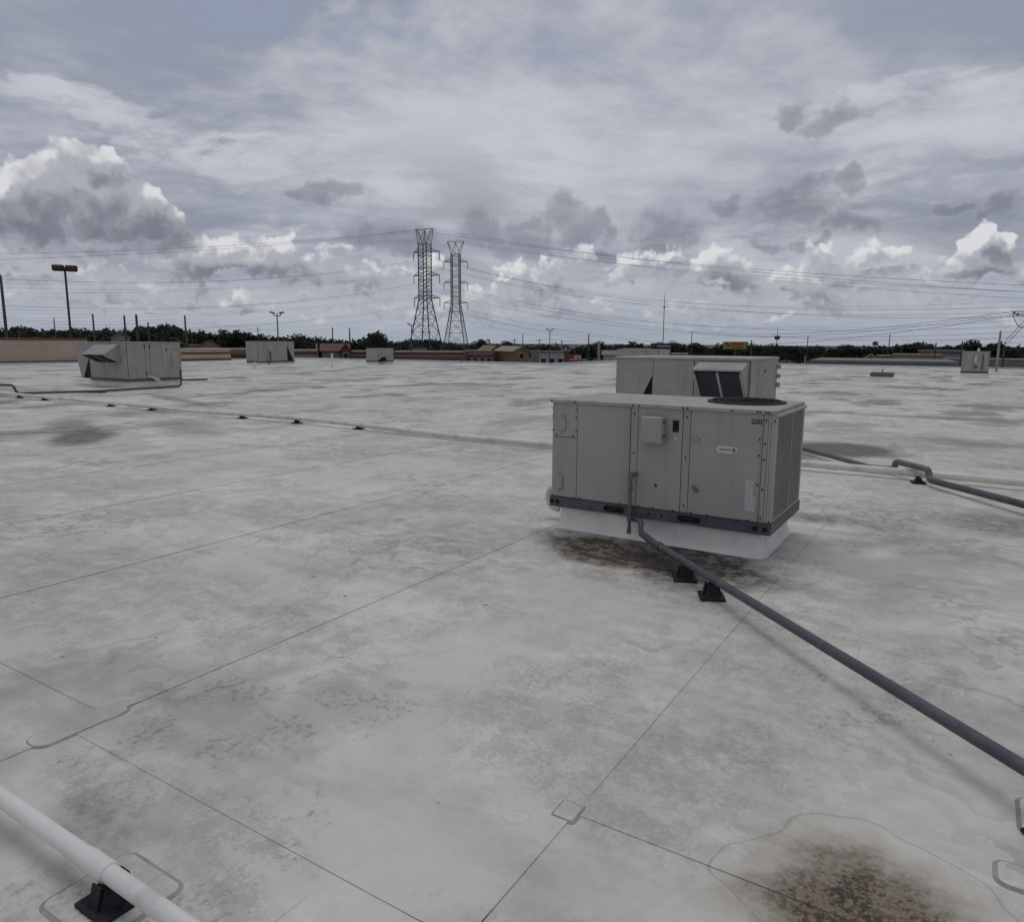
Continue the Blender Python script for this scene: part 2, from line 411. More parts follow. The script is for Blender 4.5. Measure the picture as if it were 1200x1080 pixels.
def membrane_material():
    mt = bpy.data.materials.new('roof_membrane'); mt.use_nodes = True
    N = NT(mt.node_tree); b = mt.node_tree.nodes['Principled BSDF']
    pos = N.new('ShaderNodeNewGeometry').outputs['Position']
    X, Y, Z = N.sep(pos)
    p = N.comb(X, Y)
    rnd = N.new('ShaderNodeObjectInfo').outputs['Random']
    n0 = N.noise(p, .11, 4, .55, 0, dim='2D')
    n1 = N.noise(p, .55, 5, .66, 0, dim='2D')
    n2 = N.noise(p, 3.2, 6, .68, .2, dim='2D')
    n3 = N.noise(p, 26.0, 4, .7, .0, dim='2D')
    n4 = N.noise(p, 95.0, 3, .7, .0, dim='2D')
    val = N.add(N.mul(N.sub(n0, .5), .22), N.mul(N.sub(n1, .5), .30))
    val = N.add(val, N.mul(N.sub(n2, .5), .26)); val = N.add(val, N.mul(N.sub(n4, .5), .20)); val = N.add(val, N.mul(N.sub(n3, .5), .20))
    val = N.add(N.add(val, 1.0), N.mul(N.sub(rnd, .5), .07))
    # scaly weathering: dark flecks gathered into patches
    patchy = N.mul(N.step(n1, .46, .60), N.step(n2, .40, .60))
    fleck = N.mul(N.step(N.add(N.mul(n3, .7), N.mul(n4, .3)), .48, .62), patchy)
    val = N.mul(val, N.sub(1.0, N.mul(fleck, .40)))
    scuff = N.step(N.noise(N.vm('ADD', p, (17, 3, 0)), 1.1, 5, .72, dim='2D'), .50, .60); val = N.mul(val, N.add(.955, N.mul(scuff, .10)))
    wipe = N.noise(N.vm('MULTIPLY', N.vm('ADD', p, (2, 41, 0)), (.5, 2.4, 1)), 1.0, 4, .7, dim='2D'); val = N.mul(val, N.sub(1.0, N.mul(N.step(wipe, .50, .66), .13)))
    val = N.mul(val, N.sub(1.0, N.mul(patchy, .10)))
    # water marks left by old ponds
    pn = N.noise(N.vm('ADD', p, (31.7, 12.2, 0)), .23, 5, .66, 0, dim='2D')
    pond = N.step(pn, .565, .70)
    val = N.mul(val, N.sub(1.0, N.mul(pond, .26)))
    tide = N.m('ABSOLUTE', N.sub(pn, .55)); val = N.mul(val, N.sub(1.0, N.mul(N.step(tide, .0035, .0), N.mul(N.step(n2, .45, .6), .10))))
    pt = N.noise(N.vm('ADD', p, (61.3, 18.8, 0)), .42, 6, .60, dim='2D'); tm = N.noise(N.vm('ADD', p, (7, 70, 0)), .30, 3, .6, dim='2D')
    for th in (.42, .50, .58):                          # sharp on the rim of a dried puddle, fading inwards
        rim = N.mul(N.step(pt, th, th + .004), N.step(pt, th + .045, th + .004))
        val = N.mul(val, N.sub(1.0, N.mul(rim, N.step(tm, .48, .66, .0, .30))))
    pn2 = N.noise(N.vm('MULTIPLY', N.vm('ADD', p, (3.1, 77.2, 0)), (1, .7, 1)), .42, 4, .68, 0, dim='2D')
    far = N.step(N.vm('LENGTH', p, out='v'), 9.0, 28.0)
    val = N.mul(val, N.sub(1.0, N.mul(N.step(pn2, .50, .64), N.mul(far, .55))))
    # scuffs along the rolls
    sc_ = N.noise(N.vm('MULTIPLY', p, (34.0, .9, 1)), 1.0, 3, .6, 0, dim='2D')
    val = N.mul(val, N.sub(1.0, N.mul(N.mul(N.step(sc_, .70, .76), N.step(n1, .5, .6)), .30)))
    specks = N.noise(p, 9.0, 1, .4, dim='2D'); val = N.mul(val, N.sub(1.0, N.mul(N.step(specks, .845, .88), .7)))
    col = N.vm('SCALE', (.662, .639, .566)); N.put(col.node.inputs['Scale'], val)
    # a faint warm cast where runoff dries
    warm = N.step(N.noise(N.vm('ADD', p, (5, 9, 0)), .35, 4, .6, 0, dim='2D'), .52, .72)
    col = N.mix(N.mul(warm, .35), col, N.vm('MULTIPLY', col, (.97, .945, .875)))
    # the pale coating is worn through to a darker speckled grey in places, and pale where runoff flows
    speck = N.add(N.mul(N.noise(p, 5.5, 5, .74, dim='2D'), .62), N.mul(N.noise(p, 48.0, 3, .7, dim='2D'), .38))
    spk = N.step(speck, .45, .56)
    ww = N.vm('MULTIPLY_ADD', N.vm('SUBTRACT', N.noise(p, 1.3, 4, .65, dim='2D', color=True), (.5, .5, .5)), (.9, .9, 0), p)
    def lobe(cx, cy, rx, ry, ang):
        ca, sa = cos(ang), sin(ang)
        u = N.add(N.vm('DOT_PRODUCT', ww, (ca / rx, sa / rx, 0), out='v'), -(ca * cx + sa * cy) / rx)
        v = N.add(N.vm('DOT_PRODUCT', ww, (-sa / ry, ca / ry, 0), out='v'), -(-sa * cx + ca * cy) / ry)
        return N.sub(1.0, N.vm('LENGTH', N.comb(u, v), out='v'))
    worn = None
    for (px, py, rx, ry) in WORN:
        c_ = gnd(px, py); l = lobe(c_.x, c_.y, rx, ry, .0); worn = l if worn is None else N.mx(worn, l)
    worn = N.mx(worn, N.mul(N.sub(N.noise(N.vm('ADD', p, (8, 23, 0)), .45, 5, .6, dim='2D'), .56), 6.0))
    col = N.mix(N.mul(N.step(worn, -.35, .45), N.add(N.mul(spk, .42), .14)), col, (.350, .335, .298))
    flow = None
    for (px, py, rx, ry, an) in FLOW:
        c_ = gnd(px, py); l = lobe(c_.x, c_.y, rx, ry, an); flow = l if flow is None else N.mx(flow, l)
    col = N.mix(N.step(flow, -.25, .55, 0.0, .55), col, (.630, .605, .525))
    # stains with a shape of their own: (x, y, rx, ry, angle, strength, colour, inner noise)
    wob = N.vm('SUBTRACT', N.noise(p, 1.7, 5, .65, dim='2D', color=True), (.5, .5, .5))
    wob2 = N.vm('SUBTRACT', N.noise(p, 7.0, 4, .65, dim='2D', color=True), (.5, .5, .5))
    grain = N.noise(p, 42.0, 4, .75, dim='2D'); streaks = N.noise(N.vm('MULTIPLY', p, (3.5, 11.0, 1)), 1.0, 5, .65, .6, dim='2D')
    warped = N.vm('MULTIPLY_ADD', wob2, (.16, .16, 0), N.vm('MULTIPLY_ADD', wob, (.55, .55, 0), p))
    gsum = N.add(N.mul(N.noise(p, 7.5, 6, .76, dim='2D'), .7), N.mul(streaks, .3))
    def field(cx, cy, rx, ry, ang):
        ca, sa = cos(ang), sin(ang)
        u = N.add(N.vm('DOT_PRODUCT', warped, (ca / rx, sa / rx, 0), out='v'), -(ca * cx + sa * cy) / rx)
        v = N.add(N.vm('DOT_PRODUCT', warped, (-sa / ry, ca / ry, 0), out='v'), -(-sa * cx + ca * cy) / ry)
        return N.vm('LENGTH', N.comb(u, v), out='v')
    for (cx, cy, rx, ry, ang, k, c, soft, gr) in STAINS:
        f = N.step(field(cx, cy, rx, ry, ang), 1.0 + soft, 1.0 - soft, 0.0, k)
        f = N.mul(f, N.step(gsum, .555, .455, 1 - gr, 1.0)) if gr else f
        col = N.mix(f, col, c)
    # pale dried rim with a crack-like edge round the near stain
    wr = N.vm('MULTIPLY_ADD', N.vm('SUBTRACT', N.noise(p, 1.6, 2, .5, dim='2D', color=True), (.5, .5, .5)), (.42, .42, 0), p)
    d = N.vm('LENGTH', N.vm('MULTIPLY', N.vm('ADD', wr, (.17, -2.56, 0)), (1 / .44, 1 / .36, 0)), out='v')
    col = N.mix(N.mul(N.step(d, 1.10, .95), .55), col, (.66, .635, .560))
    col = N.mix(N.mul(N.step(N.m('ABSOLUTE', N.sub(d, 1.085)), .022, .0), .42), col, (.26, .25, .22))
    d = field(-.18, 2.48, .34, .30, .2)
    col = N.mix(N.step(d, 1.75, .35, 0.0, .88), col, (.235, .175, .108))
    col = N.mix(N.mul(N.step(d, 1.15, .35), N.step(N.add(N.mul(grain, .55), N.mul(gsum, .45)), .56, .44, .25, .95)), col, (.048, .036, .027))
    N.put(b.inputs['Base Color'], col)
    N.put(b.inputs['Roughness'], N.lin(n2, .3, .7, .52, .74)); b.inputs['Specular IOR Level'].default_value = .25
    bn = N.new('ShaderNodeBump'); bn.inputs['Strength'].default_value = .40; bn.inputs['Distance'].default_value = .02
    N.put(bn.inputs['Height'], N.add(N.add(N.mul(n2, .8), N.mul(n4, .10)), N.mul(n1, .6)))
    N.put(b.inputs['Normal'], bn.outputs[0])
    return mt
WORN = [(600, 835, .45, .62), (690, 800, .30, .7), (820, 890, .50, .62), (740, 960, .34, .36), (640, 905, .25, .30), (190, 690, .9, .55), (290, 720, .7, .4), (400, 765, .62, .36), (80, 800, .45, .22), (170, 930, .42, .20), (60, 560, 1.6, .7),
        (990, 690, .5, .6), (900, 760, .35, .5), (480, 640, .5, .5), (350, 600, 1.1, .6), (1090, 800, .35, .5), (250, 1010, .4, .2), (1100, 640, .6, .5), (560, 590, .6, .6)]
FLOW = [(700, 720, .55, .75, .2), (560, 760, .45, .62, .3), (480, 880, .34, .50, .3), (440, 990, .30, .40, .2), (640, 690, .5, .5, 0), (1010, 940, .75, .30, .3), (760, 1060, .5, .2, 0)]
# x, y, rx, ry, angle, strength, colour, softness, grain
STAINS = [
    (-2.25, 5.60, 1.05, .48, -.55, .55, (.20, .18, .155), .6, .6),
    (-2.35, 5.98, 1.08, .46, -.10, .92, (.085, .064, .046), .38, .45),
    (-2.70, 5.90, .70, .32, -.20, .95, (.045, .032, .022), .5, .45),
    (-1.85, 6.05, .70, .45, -.45, .95, (.036, .031, .025), .5, .40),
    (-2.05, 5.75, .55, .35, -.6, .90, (.042, .035, .028), .6, .45),
    (-1.95, 14.2, .95, 1.0, .3, .88, (.085, .083, .078), .38, 0),
    (-2.9, 12.7, .8, .5, .3, .75, (.10, .10, .10), .5, .2),
    (.35, 9.1, .62, .55, 0, .72, (.13, .13, .125), .6, .35),
    (-1.32, 8.35, .30, .26, 0, .75, (.12, .115, .11), .6, .4),
    (-.75, 8.5, .45, .4, 0, .45, (.2, .2, .195), .6, .5),
    (-14.6, 7.4, 1.1, .55, -.6, .85, (.075, .068, .062), .4, .2),
    (-16.9, 8.4, 2.2, .40, -.45, .55, (.12, .115, .11), .6, .1),
    (-9.0, 3.62, .8, .35, -.35, .40, (.2, .2, .2), .7, .6),
    (-6.6, 3.0, .9, .6, -.3, .28, (.2, .2, .2), .7, .6),
    (-2.75, 1.30, .42, .10, -.35, .55, (.2, .2, .2), .7, .7),
    (-2.4, .75, .5, .25, -.2, .45, (.22, .22, .23), .7, .6),
    (-.75, 3.2, .65, 1.0, -.1, .30, (.24, .24, .235), .6, .7),
    (-7.0, 16.0, 2.6, .9, .1, .55, (.16, .16, .155), .6, .2),
    (-5.6, 14.6, 1.5, .55, .2, .5, (.15, .15, .145), .6, .2),
    (3.8, 17.0, 1.2, .9, .1, .65, (.12, .12, .12), .5, .2),
    (1.6, 16.6, 1.8, .5, .1, .5, (.14, .14, .14), .6, .2),
    (-.2, 22.0, 2.4, .5, .1, .6, (.12, .12, .12), .6, .2),
    (-22.0, 14.2, 2.8, .35, -.3, .6, (.1, .1, .1), .6, .1),
    (-14.5, 9.6, 1.8, .5, -.4, .5, (.17, .17, .165), .6, .2),
]
M['membrane'] = membrane_material()
M['edge'] = mat('membrane_cut_edge', (.17, .165, .15), .8)
_N = NT(M['edge'].node_tree); _p = _N.new('ShaderNodeNewGeometry').outputs['Position']
_N.put(M['edge'].node_tree.nodes['Principled BSDF'].inputs['Base Color'], _N.mix(_N.step(_N.noise(_p, .9, 5, .65), .36, .62), (.07, .067, .06), (.40, .385, .34)))
M['patch_edge'] = mat('patch_edge', (.30, .29, .26), .8, 0, .3, 9)
M['deck'] = mat('roof_deck', (.4, .4, .39), .8)
M['stucco'] = mat('tan_stucco', (.47, .375, .295), .85, 0, .08, .6, .25, (.22, .18, .14), .2, 20)
M['coping'] = mat('red_brown_coping', (.17, .055, .035), .6, 0, .15, 2)
M['wallgrey'] = mat('wall_base_flashing', (.12, .115, .11), .8, 0, .2, 2)
M['edge_metal'] = mat('white_edge_metal', (.58, .58, .575), .5, 0, .08, 1.0, .3, (.3, .3, .29))

# ------------------------------------------------------------------ ground and the store roof
def ground_material():
    mt = bpy.data.materials.new('ground'); mt.use_nodes = True
    N = NT(mt.node_tree); b = mt.node_tree.nodes['Principled BSDF']
    pos = N.new('ShaderNodeNewGeometry').outputs['Position']
    g = N.mix(N.noise(pos, .08, 5), (.035, .055, .02), (.075, .085, .04))
    a = N.mix(N.noise(pos, .5, 5), (.04, .04, .042), (.07, .07, .07))
    N.put(b.inputs['Base Color'], N.mix(N.step(N.noise(pos, .012, 3), .46, .50), a, g)); b.inputs['Roughness'].default_value = .9
    return mt
GZ = -6.0
tag(MB().add([(-4000, -4000, GZ), (4000, -4000, GZ), (4000, 4000, GZ), (-4000, 4000, GZ)], [(0, 1, 2, 3)]).build('ground', ground_material()), kind='structure')

OUT = [(-63, -14), (34, -14), (34, 70), (-31, 70), (-31, 55), (-63, 55)]
roof = MB().prism(OUT, GZ, -.03, 'z').build('flat_roof', [M['deck']])
tag(roof, kind='structure')

PITCHX, SEAM0, LAP = 2.352, -1.206, .13
T, TY = .0036, .0028
LAPS = {0: 1.634, 1: 1.81, -1: 2.40, 2: 13.8, 3: -4.0, 4: 8.5, -2: 17.2, 5: 21.0}
def sheet(xl, xr, ya, yb, lap_near):
    """one membrane roll: its right edge and its near end lie on top of the neighbours"""
    xs = [(xl - LAP, 0), (xr - .19, 0), (xr - .13, T), (xr, T)]
    ys = [(ya, TY), (ya + .13, TY), (ya + .19, 0), (yb, 0)] if lap_near else [(ya, 0), (yb, 0)]
    mb = MB(); nx, ny = len(xs), len(ys)
    v = [(x, y, zx + zy) for (y, zy) in ys for (x, zx) in xs]
    fs = [(j * nx + i, j * nx + i + 1, (j + 1) * nx + i + 1, (j + 1) * nx + i) for j in range(ny - 1) for i in range(nx - 1)]
    mb.add(v, fs, 0)
    mb.add([(xr, ya, -.001), (xr, yb, -.001), (xr, yb, T), (xr, ya + (.19 if lap_near else 0), T), (xr, ya, T + TY if lap_near else T)], [(0, 1, 2, 3, 4)], 1)
    if lap_near: mb.add([(xl - LAP, ya, -.001), (xr, ya, -.001), (xr, ya, T + TY), (xr - .13, ya, T + TY), (xr - .19, ya, TY), (xl - LAP, ya, TY)], [(0, 1, 2, 3, 4, 5)], 1)
    return mb.build('membrane_sheet', [M['membrane'], M['edge']], roof)
rr = random.Random(3)
k = -15
while True:
    xr = SEAM0 - PITCHX * k; xl = xr - PITCHX
    if xl < -63.2: break
    xl = max(xl, -62.9)
    y0 = LAPS.get(k, rr.uniform(-10, 24))
    yend = 70 if xr > -31 + .01 else 55
    if xl < -31 < xr: yend = 55
    ys = sorted([y for y in (y0 - 30.4, y0, y0 + 30.4, y0 + 60.8) if -13 < y < yend - 2])
    cuts = [-14] + ys + [yend]
    for i in range(len(cuts) - 1):
        sheet(xl, min(xr, 33.9), cuts[i] - (0 if i else 0), cuts[i + 1] + (.12 if i < len(cuts) - 2 else 0), i > 0)
    k += 1
# (the strip at the step of the roof runs on to the far edge)

def rounded(cx, cy, w, h, r, ang=0, n=5):
    pts = []
    for (sx, sy, a0) in ((1, 1, 0), (-1, 1, 90), (-1, -1, 180), (1, -1, 270)):
        for i in range(n + 1):
            a = radians(a0 + 90 * i / n); x = sx * (w / 2 - r) + r * cos(a); y = sy * (h / 2 - r) + r * sin(a)
            pts.append((cx + x * cos(ang) - y * sin(ang), cy + x * sin(ang) + y * cos(ang)))
    return pts
def patch(cx, cy, w, h, r, ang=0, z=.0078, name='patch'):
    pts = rounded(cx, cy, w, h, r, ang); mb = MB(); n = len(pts)
    ins = rounded(cx, cy, w - .034, h - .034, max(r - .017, .004), ang)
    mb.add([(x, y, z) for x, y in ins], [list(range(n))], 0)
    mb.add([(x, y, 0) for x, y in pts] + [(x, y, z) for x, y in ins], [(i, (i + 1) % n, n + (i + 1) % n, n + i) for i in range(n)], 1)
    return mb.build(name, [M['membrane'], M['patch_edge']], roof)
patch(SEAM0 - PITCHX - .03, 1.69, .18, .48, .075, 0, .0070)
patch(SEAM0 - .03, 2.40, .12, .14, .02, 0, .0068)
pq = gnd(1188, 1027); patch(pq.x + .03, pq.y, .19, .17, .05)
pq = gnd(1200, 948); patch(pq.x + .14, pq.y - .05, .34, .30, .05)
patch(-2.33, 1.15, .36, .34, .05, 0, .0078, 'pad')                       # pad under the near pipe block
# low white metal edge along the far sides
mb = MB()
mb.box((-63.2, 54.9, -.4), (-31.1, 55.2, .16), .02); mb.box((-31.2, 55.3, -.4), (-30.9, 70.3, .14), .02); mb.box((-30.9, 69.9, -.4), (34.2, 70.2, .12), .02)
mb.box((-63.3, -14, -.4), (-63.0, 54.8, .10), .02); mb.box((34.0, -14, -.4), (34.3, 69.8, .12), .02)
mb.build('edge_trim', M['edge_metal'], roof)

# ------------------------------------------------------------------ parapet walls of the store
def parapet(loc, ya, yb, h, label, stripe):
    t = thing('parapet_wall', label, 'wall', loc)
    MB().box((0, ya, 0), (.35, yb, h)).build('wall', M['stucco'], t)
    MB().box((.352, ya + .01, .002), (.40, yb - .01, .22)).build('base_flashing', M['wallgrey'], t)
    if stripe: MB().box((-.05, ya + .02, h + .003), (.42, yb - .02, h + .18), .02).build('coping', M['coping'], t)
    else:
        MB().box((.353, ya + .02, h * .58), (.385, yb - .02, h * .78)).build('trim_band', M['coping'], t)
        MB().box((-.05, ya + .02, h + .003), (.42, yb - .02, h + .07), .02).build('coping', M['stucco'], t)
    return t
parapet((-64.0, 0, 0), 12.0, 33.5, 1.85, 'tall plain tan stucco parapet wall with dark red coping', True)
parapet((-62.6, 0, 0), 33.8, 46.5, 1.05, 'low tan parapet wall with a red band along its face', False)

# ------------------------------------------------------------------ rooftop units
def frustum(mb, a, b, mi=0):
    (x0, y0, x1, y1, z0), (u0, v0, u1, v1, z1) = a, b
    mb.add([(x0, y0, z0), (x1, y0, z0), (x1, y1, z0), (x0, y1, z0), (u0, v0, z1), (u1, v0, z1), (u1, v1, z1), (u0, v1, z1)],
           [(0, 1, 5, 4), (1, 2, 6, 5), (2, 3, 7, 6), (3, 0, 4, 7), (4, 5, 6, 7)], mi)
def curb(x0, y0, x1, y1, h, label, flare=.11):
    t = thing('roof_curb', label, 'curb', (x0, y0, 0))
    w, d = x1 - x0, y1 - y0; i = .035
    mb = MB(); f = flare; rings = []
    for (o_, z, r) in ((f, .004, .10), (f * .55, .012, .08), (f * .22, .04, .06), (.0, .09, .045), (-.012, h, .03)):
        rings.append([(x, y, z) for x, y in rounded(w / 2, d / 2, w + 2 * o_, d + 2 * o_, r, 0, 5)])
    n = len(rings[0]); v = [p for r_ in rings for p in r_]
    mb.add(v, [(k_ * n + i_, k_ * n + (i_ + 1) % n, (k_ + 1) * n + (i_ + 1) % n, (k_ + 1) * n + i_) for k_ in range(len(rings) - 1) for i_ in range(n)], 0, True)
    mb.add(rings[-1], [list(range(n))], 0)
    mb.build('flashing', M['curb'], t)
    return t

UX, UY, UZ = -3.565, 6.42, .228
UL, UD, UH = 2.165, 1.18, 1.090
def main_unit():
    t = thing('rooftop_unit', 'grey beige packaged rooftop unit with LENNOX badge, round top fan and finned coil end', 'air conditioner', (UX, UY, UZ))
    P_, G = M['paint'], M['gap']
    MB().box((.012, .014, .03), (UL - .03, UD - .012, UH - .03)).build('inner_casing', G, t)
    # base rail, open where the fork slots are
    mb = MB(); zs = (.0, .022, .080, .102); slots = [(.594, .806), (1.343, 1.557)]
    y0, y1 = -.022, -.004
    mb.box((-.014, y0, zs[0]), (UL + .02, y1, zs[1])); mb.box((-.014, y0, zs[2]), (UL + .02, y1, zs[3]))
    xs = [-.014] + [v for s_ in slots for v in s_] + [UL + .02]
    for i in range(0, len(xs), 2): mb.box((xs[i], y0, zs[1]), (xs[i + 1], y1, zs[2]))
    mb.box((-.014, y0 - .006, .0005), (UL + .02, y0, .010)); mb.box((-.014, y0 - .006, .092), (UL + .02, y0, .1015))
    for xa in slots:                                   # rounded left ends of the slots
        mb.prism([(xa[0], .022), (xa[0] + .02, .022), (xa[0] + .004, .036), (xa[0], .045)], y0 + .002, y1 - .002, 'y')
        mb.prism([(xa[0], .080), (xa[0] + .02, .080), (xa[0] + .004, .066), (xa[0], .057)], y0 + .002, y1 - .002, 'y')
    mb.box((UL + .002, -.003, 0), (UL + .02, UD, .102)); mb.box((-.014, -.003, 0), (-.004, UD, .102)); mb.box((-.014, UD + .001, 0), (UL + .02, UD + .02, .102))
    rl = mb.build('base_rail', M['rail'], t)
    for x in (.012, .075, 1.19, 2.05, 2.135, 1.06):
        r = .022 if x not in (1.19, 1.06) else .011
        MB().cyl((x, y0 - .0075, .05), (x, y0 - .0005, .05), r, seg=14).build('lifting_hole', M['dark'], rl)
    # panels
    def panel(x0, x1, z0, z1, name='side_panel', t_=.014, mt=P_):
        return MB().box((x0 + .0025, -t_, z0), (x1 - .0025, .0, z1), .003).build(name, mt, t)
    zt, zb = UH - .032, .106
    panel(0, .283, .718, zt, 'side_panel'); panel(0, .283, zb, .713)
    panel(.283, .846, zb, zt); panel(.846, .922, zb, zt, 'corner_post', .010)
    c = panel(.922, 1.356, zb, zt, 'control_panel'); panel(1.356, 1.430, zb, zt, 'corner_post', .010)
    door = panel(1.430, 2.066, zb, zt, 'compressor_door')
    cp = MB().box((2.069, -.014, zb), (2.112, 0, zt), .004).box((2.114, -.022, zb), (UL - .029, -.0, zt), .005).box((2.060, -.026, zb + .03), (2.068, -.0145, zt - .005), .002)
    cp.build('corner_post', P_, t)
    # other sides
    MB().box((-.0015, .002, zb), (.010, UD - .002, zt), .003).build('end_panel', P_, t)
    MB().box((.004, UD - .01, zb), (UL - .06, UD + .006, zt), .003).build('back_panel', P_, t)
    # coil end
    MB().box((UL - .028, -.020, zb), (UL + .012, .055, zt), .004).build('coil_post', M['corner'], t)
    MB().box((UL - .02, .600, zb), (UL + .020, .625, zt), .003).build('coil_post', M['slat'], t)
    MB().box((UL - .028, UD - .045, zb), (UL + .012, UD + .008, zt), .004).build('coil_post', M['corner'], t)
    MB().box((UL - .06, .056, zb), (UL - .025, UD - .046, zt)).build('condenser_coil', M['coil'], t)
    for (a, b) in ((.060, .596), (.629, UD - .050)):
        mb = MB(); n = 66
        for i in range(n):
            z = zb + .02 + (zt - zb - .04) * i / (n - 1)
            mb.prism([(UL - .010, z - .001), (UL + .012, z - .004), (UL + .012, z + .003), (UL - .010, z + .001)], a, b, 'y')
        tag(mb.build('louvre_guard', M['slat'], t), kind='stuff')
    for (za, zc) in ((zb + .0005, zb + .018), (zt - .018, zt - .0005)): MB().box((UL - .026, .057, za), (UL + .016, UD - .047, zc)).build('guard_frame', M['corner'], t)
    # lid
    lid = MB().box((-.010, -.030, UH - .030), (UL + .004, UD + .022, UH), .006).box((-.012, -.034, UH - .032), (UL + .006, -.0305, UH - .004)).build('lid', M['paint_top'], t)
    MB().box((UL - .012, -.012, UH - .060), (UL + .030, UD + .018, UH - .0305), .006).build('drip_edge', M['corner'], t)
    fx, fy, fr_ = 1.72, .74, .335
    sh = MB(); n = 40                                  # fan opening: raised ring, dark well, guard
    ring = [(fr_ + .03, .001), (fr_ + .03, .016), (fr_, .020), (fr_ - .012, .004)]
    v = [(fx + r * cos(2 * pi * i / n), fy + r * sin(2 * pi * i / n), UH + z) for i in range(n) for (r, z) in ring]
    fs = [(i * 4 + j, ((i + 1) % n) * 4 + j, ((i + 1) % n) * 4 + j + 1, i * 4 + j + 1) for i in range(n) for j in range(3)]
    MB().add(v, fs, 0, False).build('fan_ring', M['fan'], lid)
    MB().cyl((fx, fy, UH + .0005), (fx, fy, UH + .003), fr_ - .01, seg=40).build('fan_well', M['dark'], lid)
    mb = MB()
    for r in (.07, .14, .21, .27, .315):
        mb.tube([(fx + r * cos(2 * pi * i / 24), fy + r * sin(2 * pi * i / 24), UH + .022 + .02 * (1 - r / .36)) for i in range(25)], .0045, 5, caps=False)
    for i in range(8):
        a = 2 * pi * i / 8; mb.cyl((fx + .03 * cos(a), fy + .03 * sin(a), UH + .042), (fx + .335 * cos(a), fy + .335 * sin(a), UH + .020), .0045, seg=5, caps=False)
    tag(mb.build('fan_guard', M['fan'], lid), kind='stuff')
    # fittings on the front
    fy0 = -.0145
    for (x0, z0, x1, z1) in ((.075, .785, .156, .920), (.052, .190, .129, .330)):
        j = MB().box((x0, fy0 - .016, z0), (x1, fy0 - .0003, z1), .006).build('cover_plate', P_, t)
        for (za, zc) in ((z0 - .018, z0 + .004), (z1 - .004, z1 + .018)): MB().box((x0 + .028, fy0 - .019, za), (x1 - .028, fy0 - .001, zc), .003).build('tab', P_, j)
    bx = MB().box((.990, fy0 - .105, .748), (1.196, fy0 - .0003, .982), .008).box((.985, fy0 - .112, .742), (1.204, fy0 - .020, .754), .004).build('disconnect_box', P_, t)
    for z in (.80, .93): MB().box((1.1965, fy0 - .085, z), (1.206, fy0 - .02, z + .015)).build('hinge', M['rail'], bx)
    MB().box((1.262, fy0 - .006, .848), (1.322, fy0 - .0003, .956), .003).build('breaker_window', M['black'], t)
    MB().box((1.274, fy0 - .010, .868), (1.310, fy0 - .0065, .936), .003).build('window_pane', M['dark'], t)
    MB().cyl((1.291, fy0 - .003, .785), (1.291, fy0 - .0003, .785), .010, seg=12).build('white_plug', M['white'], t)
    MB().cyl((1.119, fy0 - .005, .330), (1.119, fy0 - .0003, .330), .013, seg=12).build('grommet', M['screw'], t)
    for (x, z) in ((1.486, .800), (1.498, .340)):
        MB().tube([(x - .022, fy0 - .012, z + .030), (x - .008, fy0 - .016, z + .014), (x + .014, fy0 - .016, z - .012), (x + .030, fy0 - .010, z - .026)], [.011, .015, .015, .009], 8).build('latch', M['rust'] if z < .5 else P_, door)
    MB().box((1.945, fy0 - .0016, .235), (2.015, fy0 - .0003, .473)).box((1.950, fy0 - .0022, .190), (2.040, fy0 - .0004, .330)).build('worn_sticker', M['sticker'], door)
    MB().box((1.862, fy0 - .0016, .200), (1.942, fy0 - .0003, .337)).build('worn_sticker', M['sticker2'], door)
    # badge
    n = 10; bh, bx0, bx1, bz = .056, 1.676, 1.858, .722; r = bh / 2
    pts = [(bx1 - r + r * cos(a), bz + r * sin(a)) for a in [(-pi / 2 + pi * i / n) for i in range(n + 1)]] + [(bx0 + r + r * cos(a), bz + r * sin(a)) for a in [(pi / 2 + pi * i / n) for i in range(n + 1)]]
    bd = MB().prism(pts, fy0 - .004, fy0 - .0003, 'y').build('badge', M['white'], door)
    lt = link('badge_lettering', text_mesh('LENNOX', .036), bd, (bx0 + .080, fy0 - .0055, bz)); lt.rotation_euler = (pi / 2, 0, 0); lt.scale = (.92, 1, 1)
    lt.data.materials.clear(); lt.data.materials.append(M['black'])
    MB().prism([(1.815, bz + .022), (1.830, bz + .022), (1.848, bz), (1.830, bz - .022), (1.815, bz - .022), (1.833, bz)], fy0 - .0055, fy0 - .0045, 'y').build('badge_arrow', M['black'], bd)
    tg = MB().box((1.968, fy0 - .003, .968), (2.056, fy0 - .0003, 1.006), .001).build('number_tag', M['black'], door)
    lt = link('tag_lettering', text_mesh('RTU-2', .027), tg, (2.012, fy0 - .0045, .987)); lt.rotation_euler = (pi / 2, 0, 0)
    lt.data.materials.clear(); lt.data.materials.append(M['white'])
    # screws
    mb = MB()
    def screw(x, z, y=fy0): mb.cyl((x, y - .005, z), (x, y - .0002, z), .0085, seg=8)
    for z in (.78, .92, 1.0): screw(.012, z); screw(.27, z)
    for x in (.05, .235): screw(x, .732)
    for x in (.012, .262, .33, .76, .95, 1.10, 1.30, 1.47, 1.62, 1.98): screw(x, .112)
    for x in (.0, .262, .875, .935, 1.36, 1.40, 1.80, 2.02, 2.045, 2.09, 2.115): screw(x, UH - .018, -.034)
    for z in (.62, .995, .28): screw(.885, z, -.010)
    for z in (.17, .62, .99): screw(1.395, z, -.010)
    for z in (.145, .40, .66, .80, 1.0): screw(2.09, z, -.014)
    for z in (.42, .68, .82): screw(2.045, z + .015)
    screw(2.165, 1.0, -.022); screw(2.165, .12, -.022)
    tag(mb.build('screws', M['screw'], t), kind='stuff')
    return t
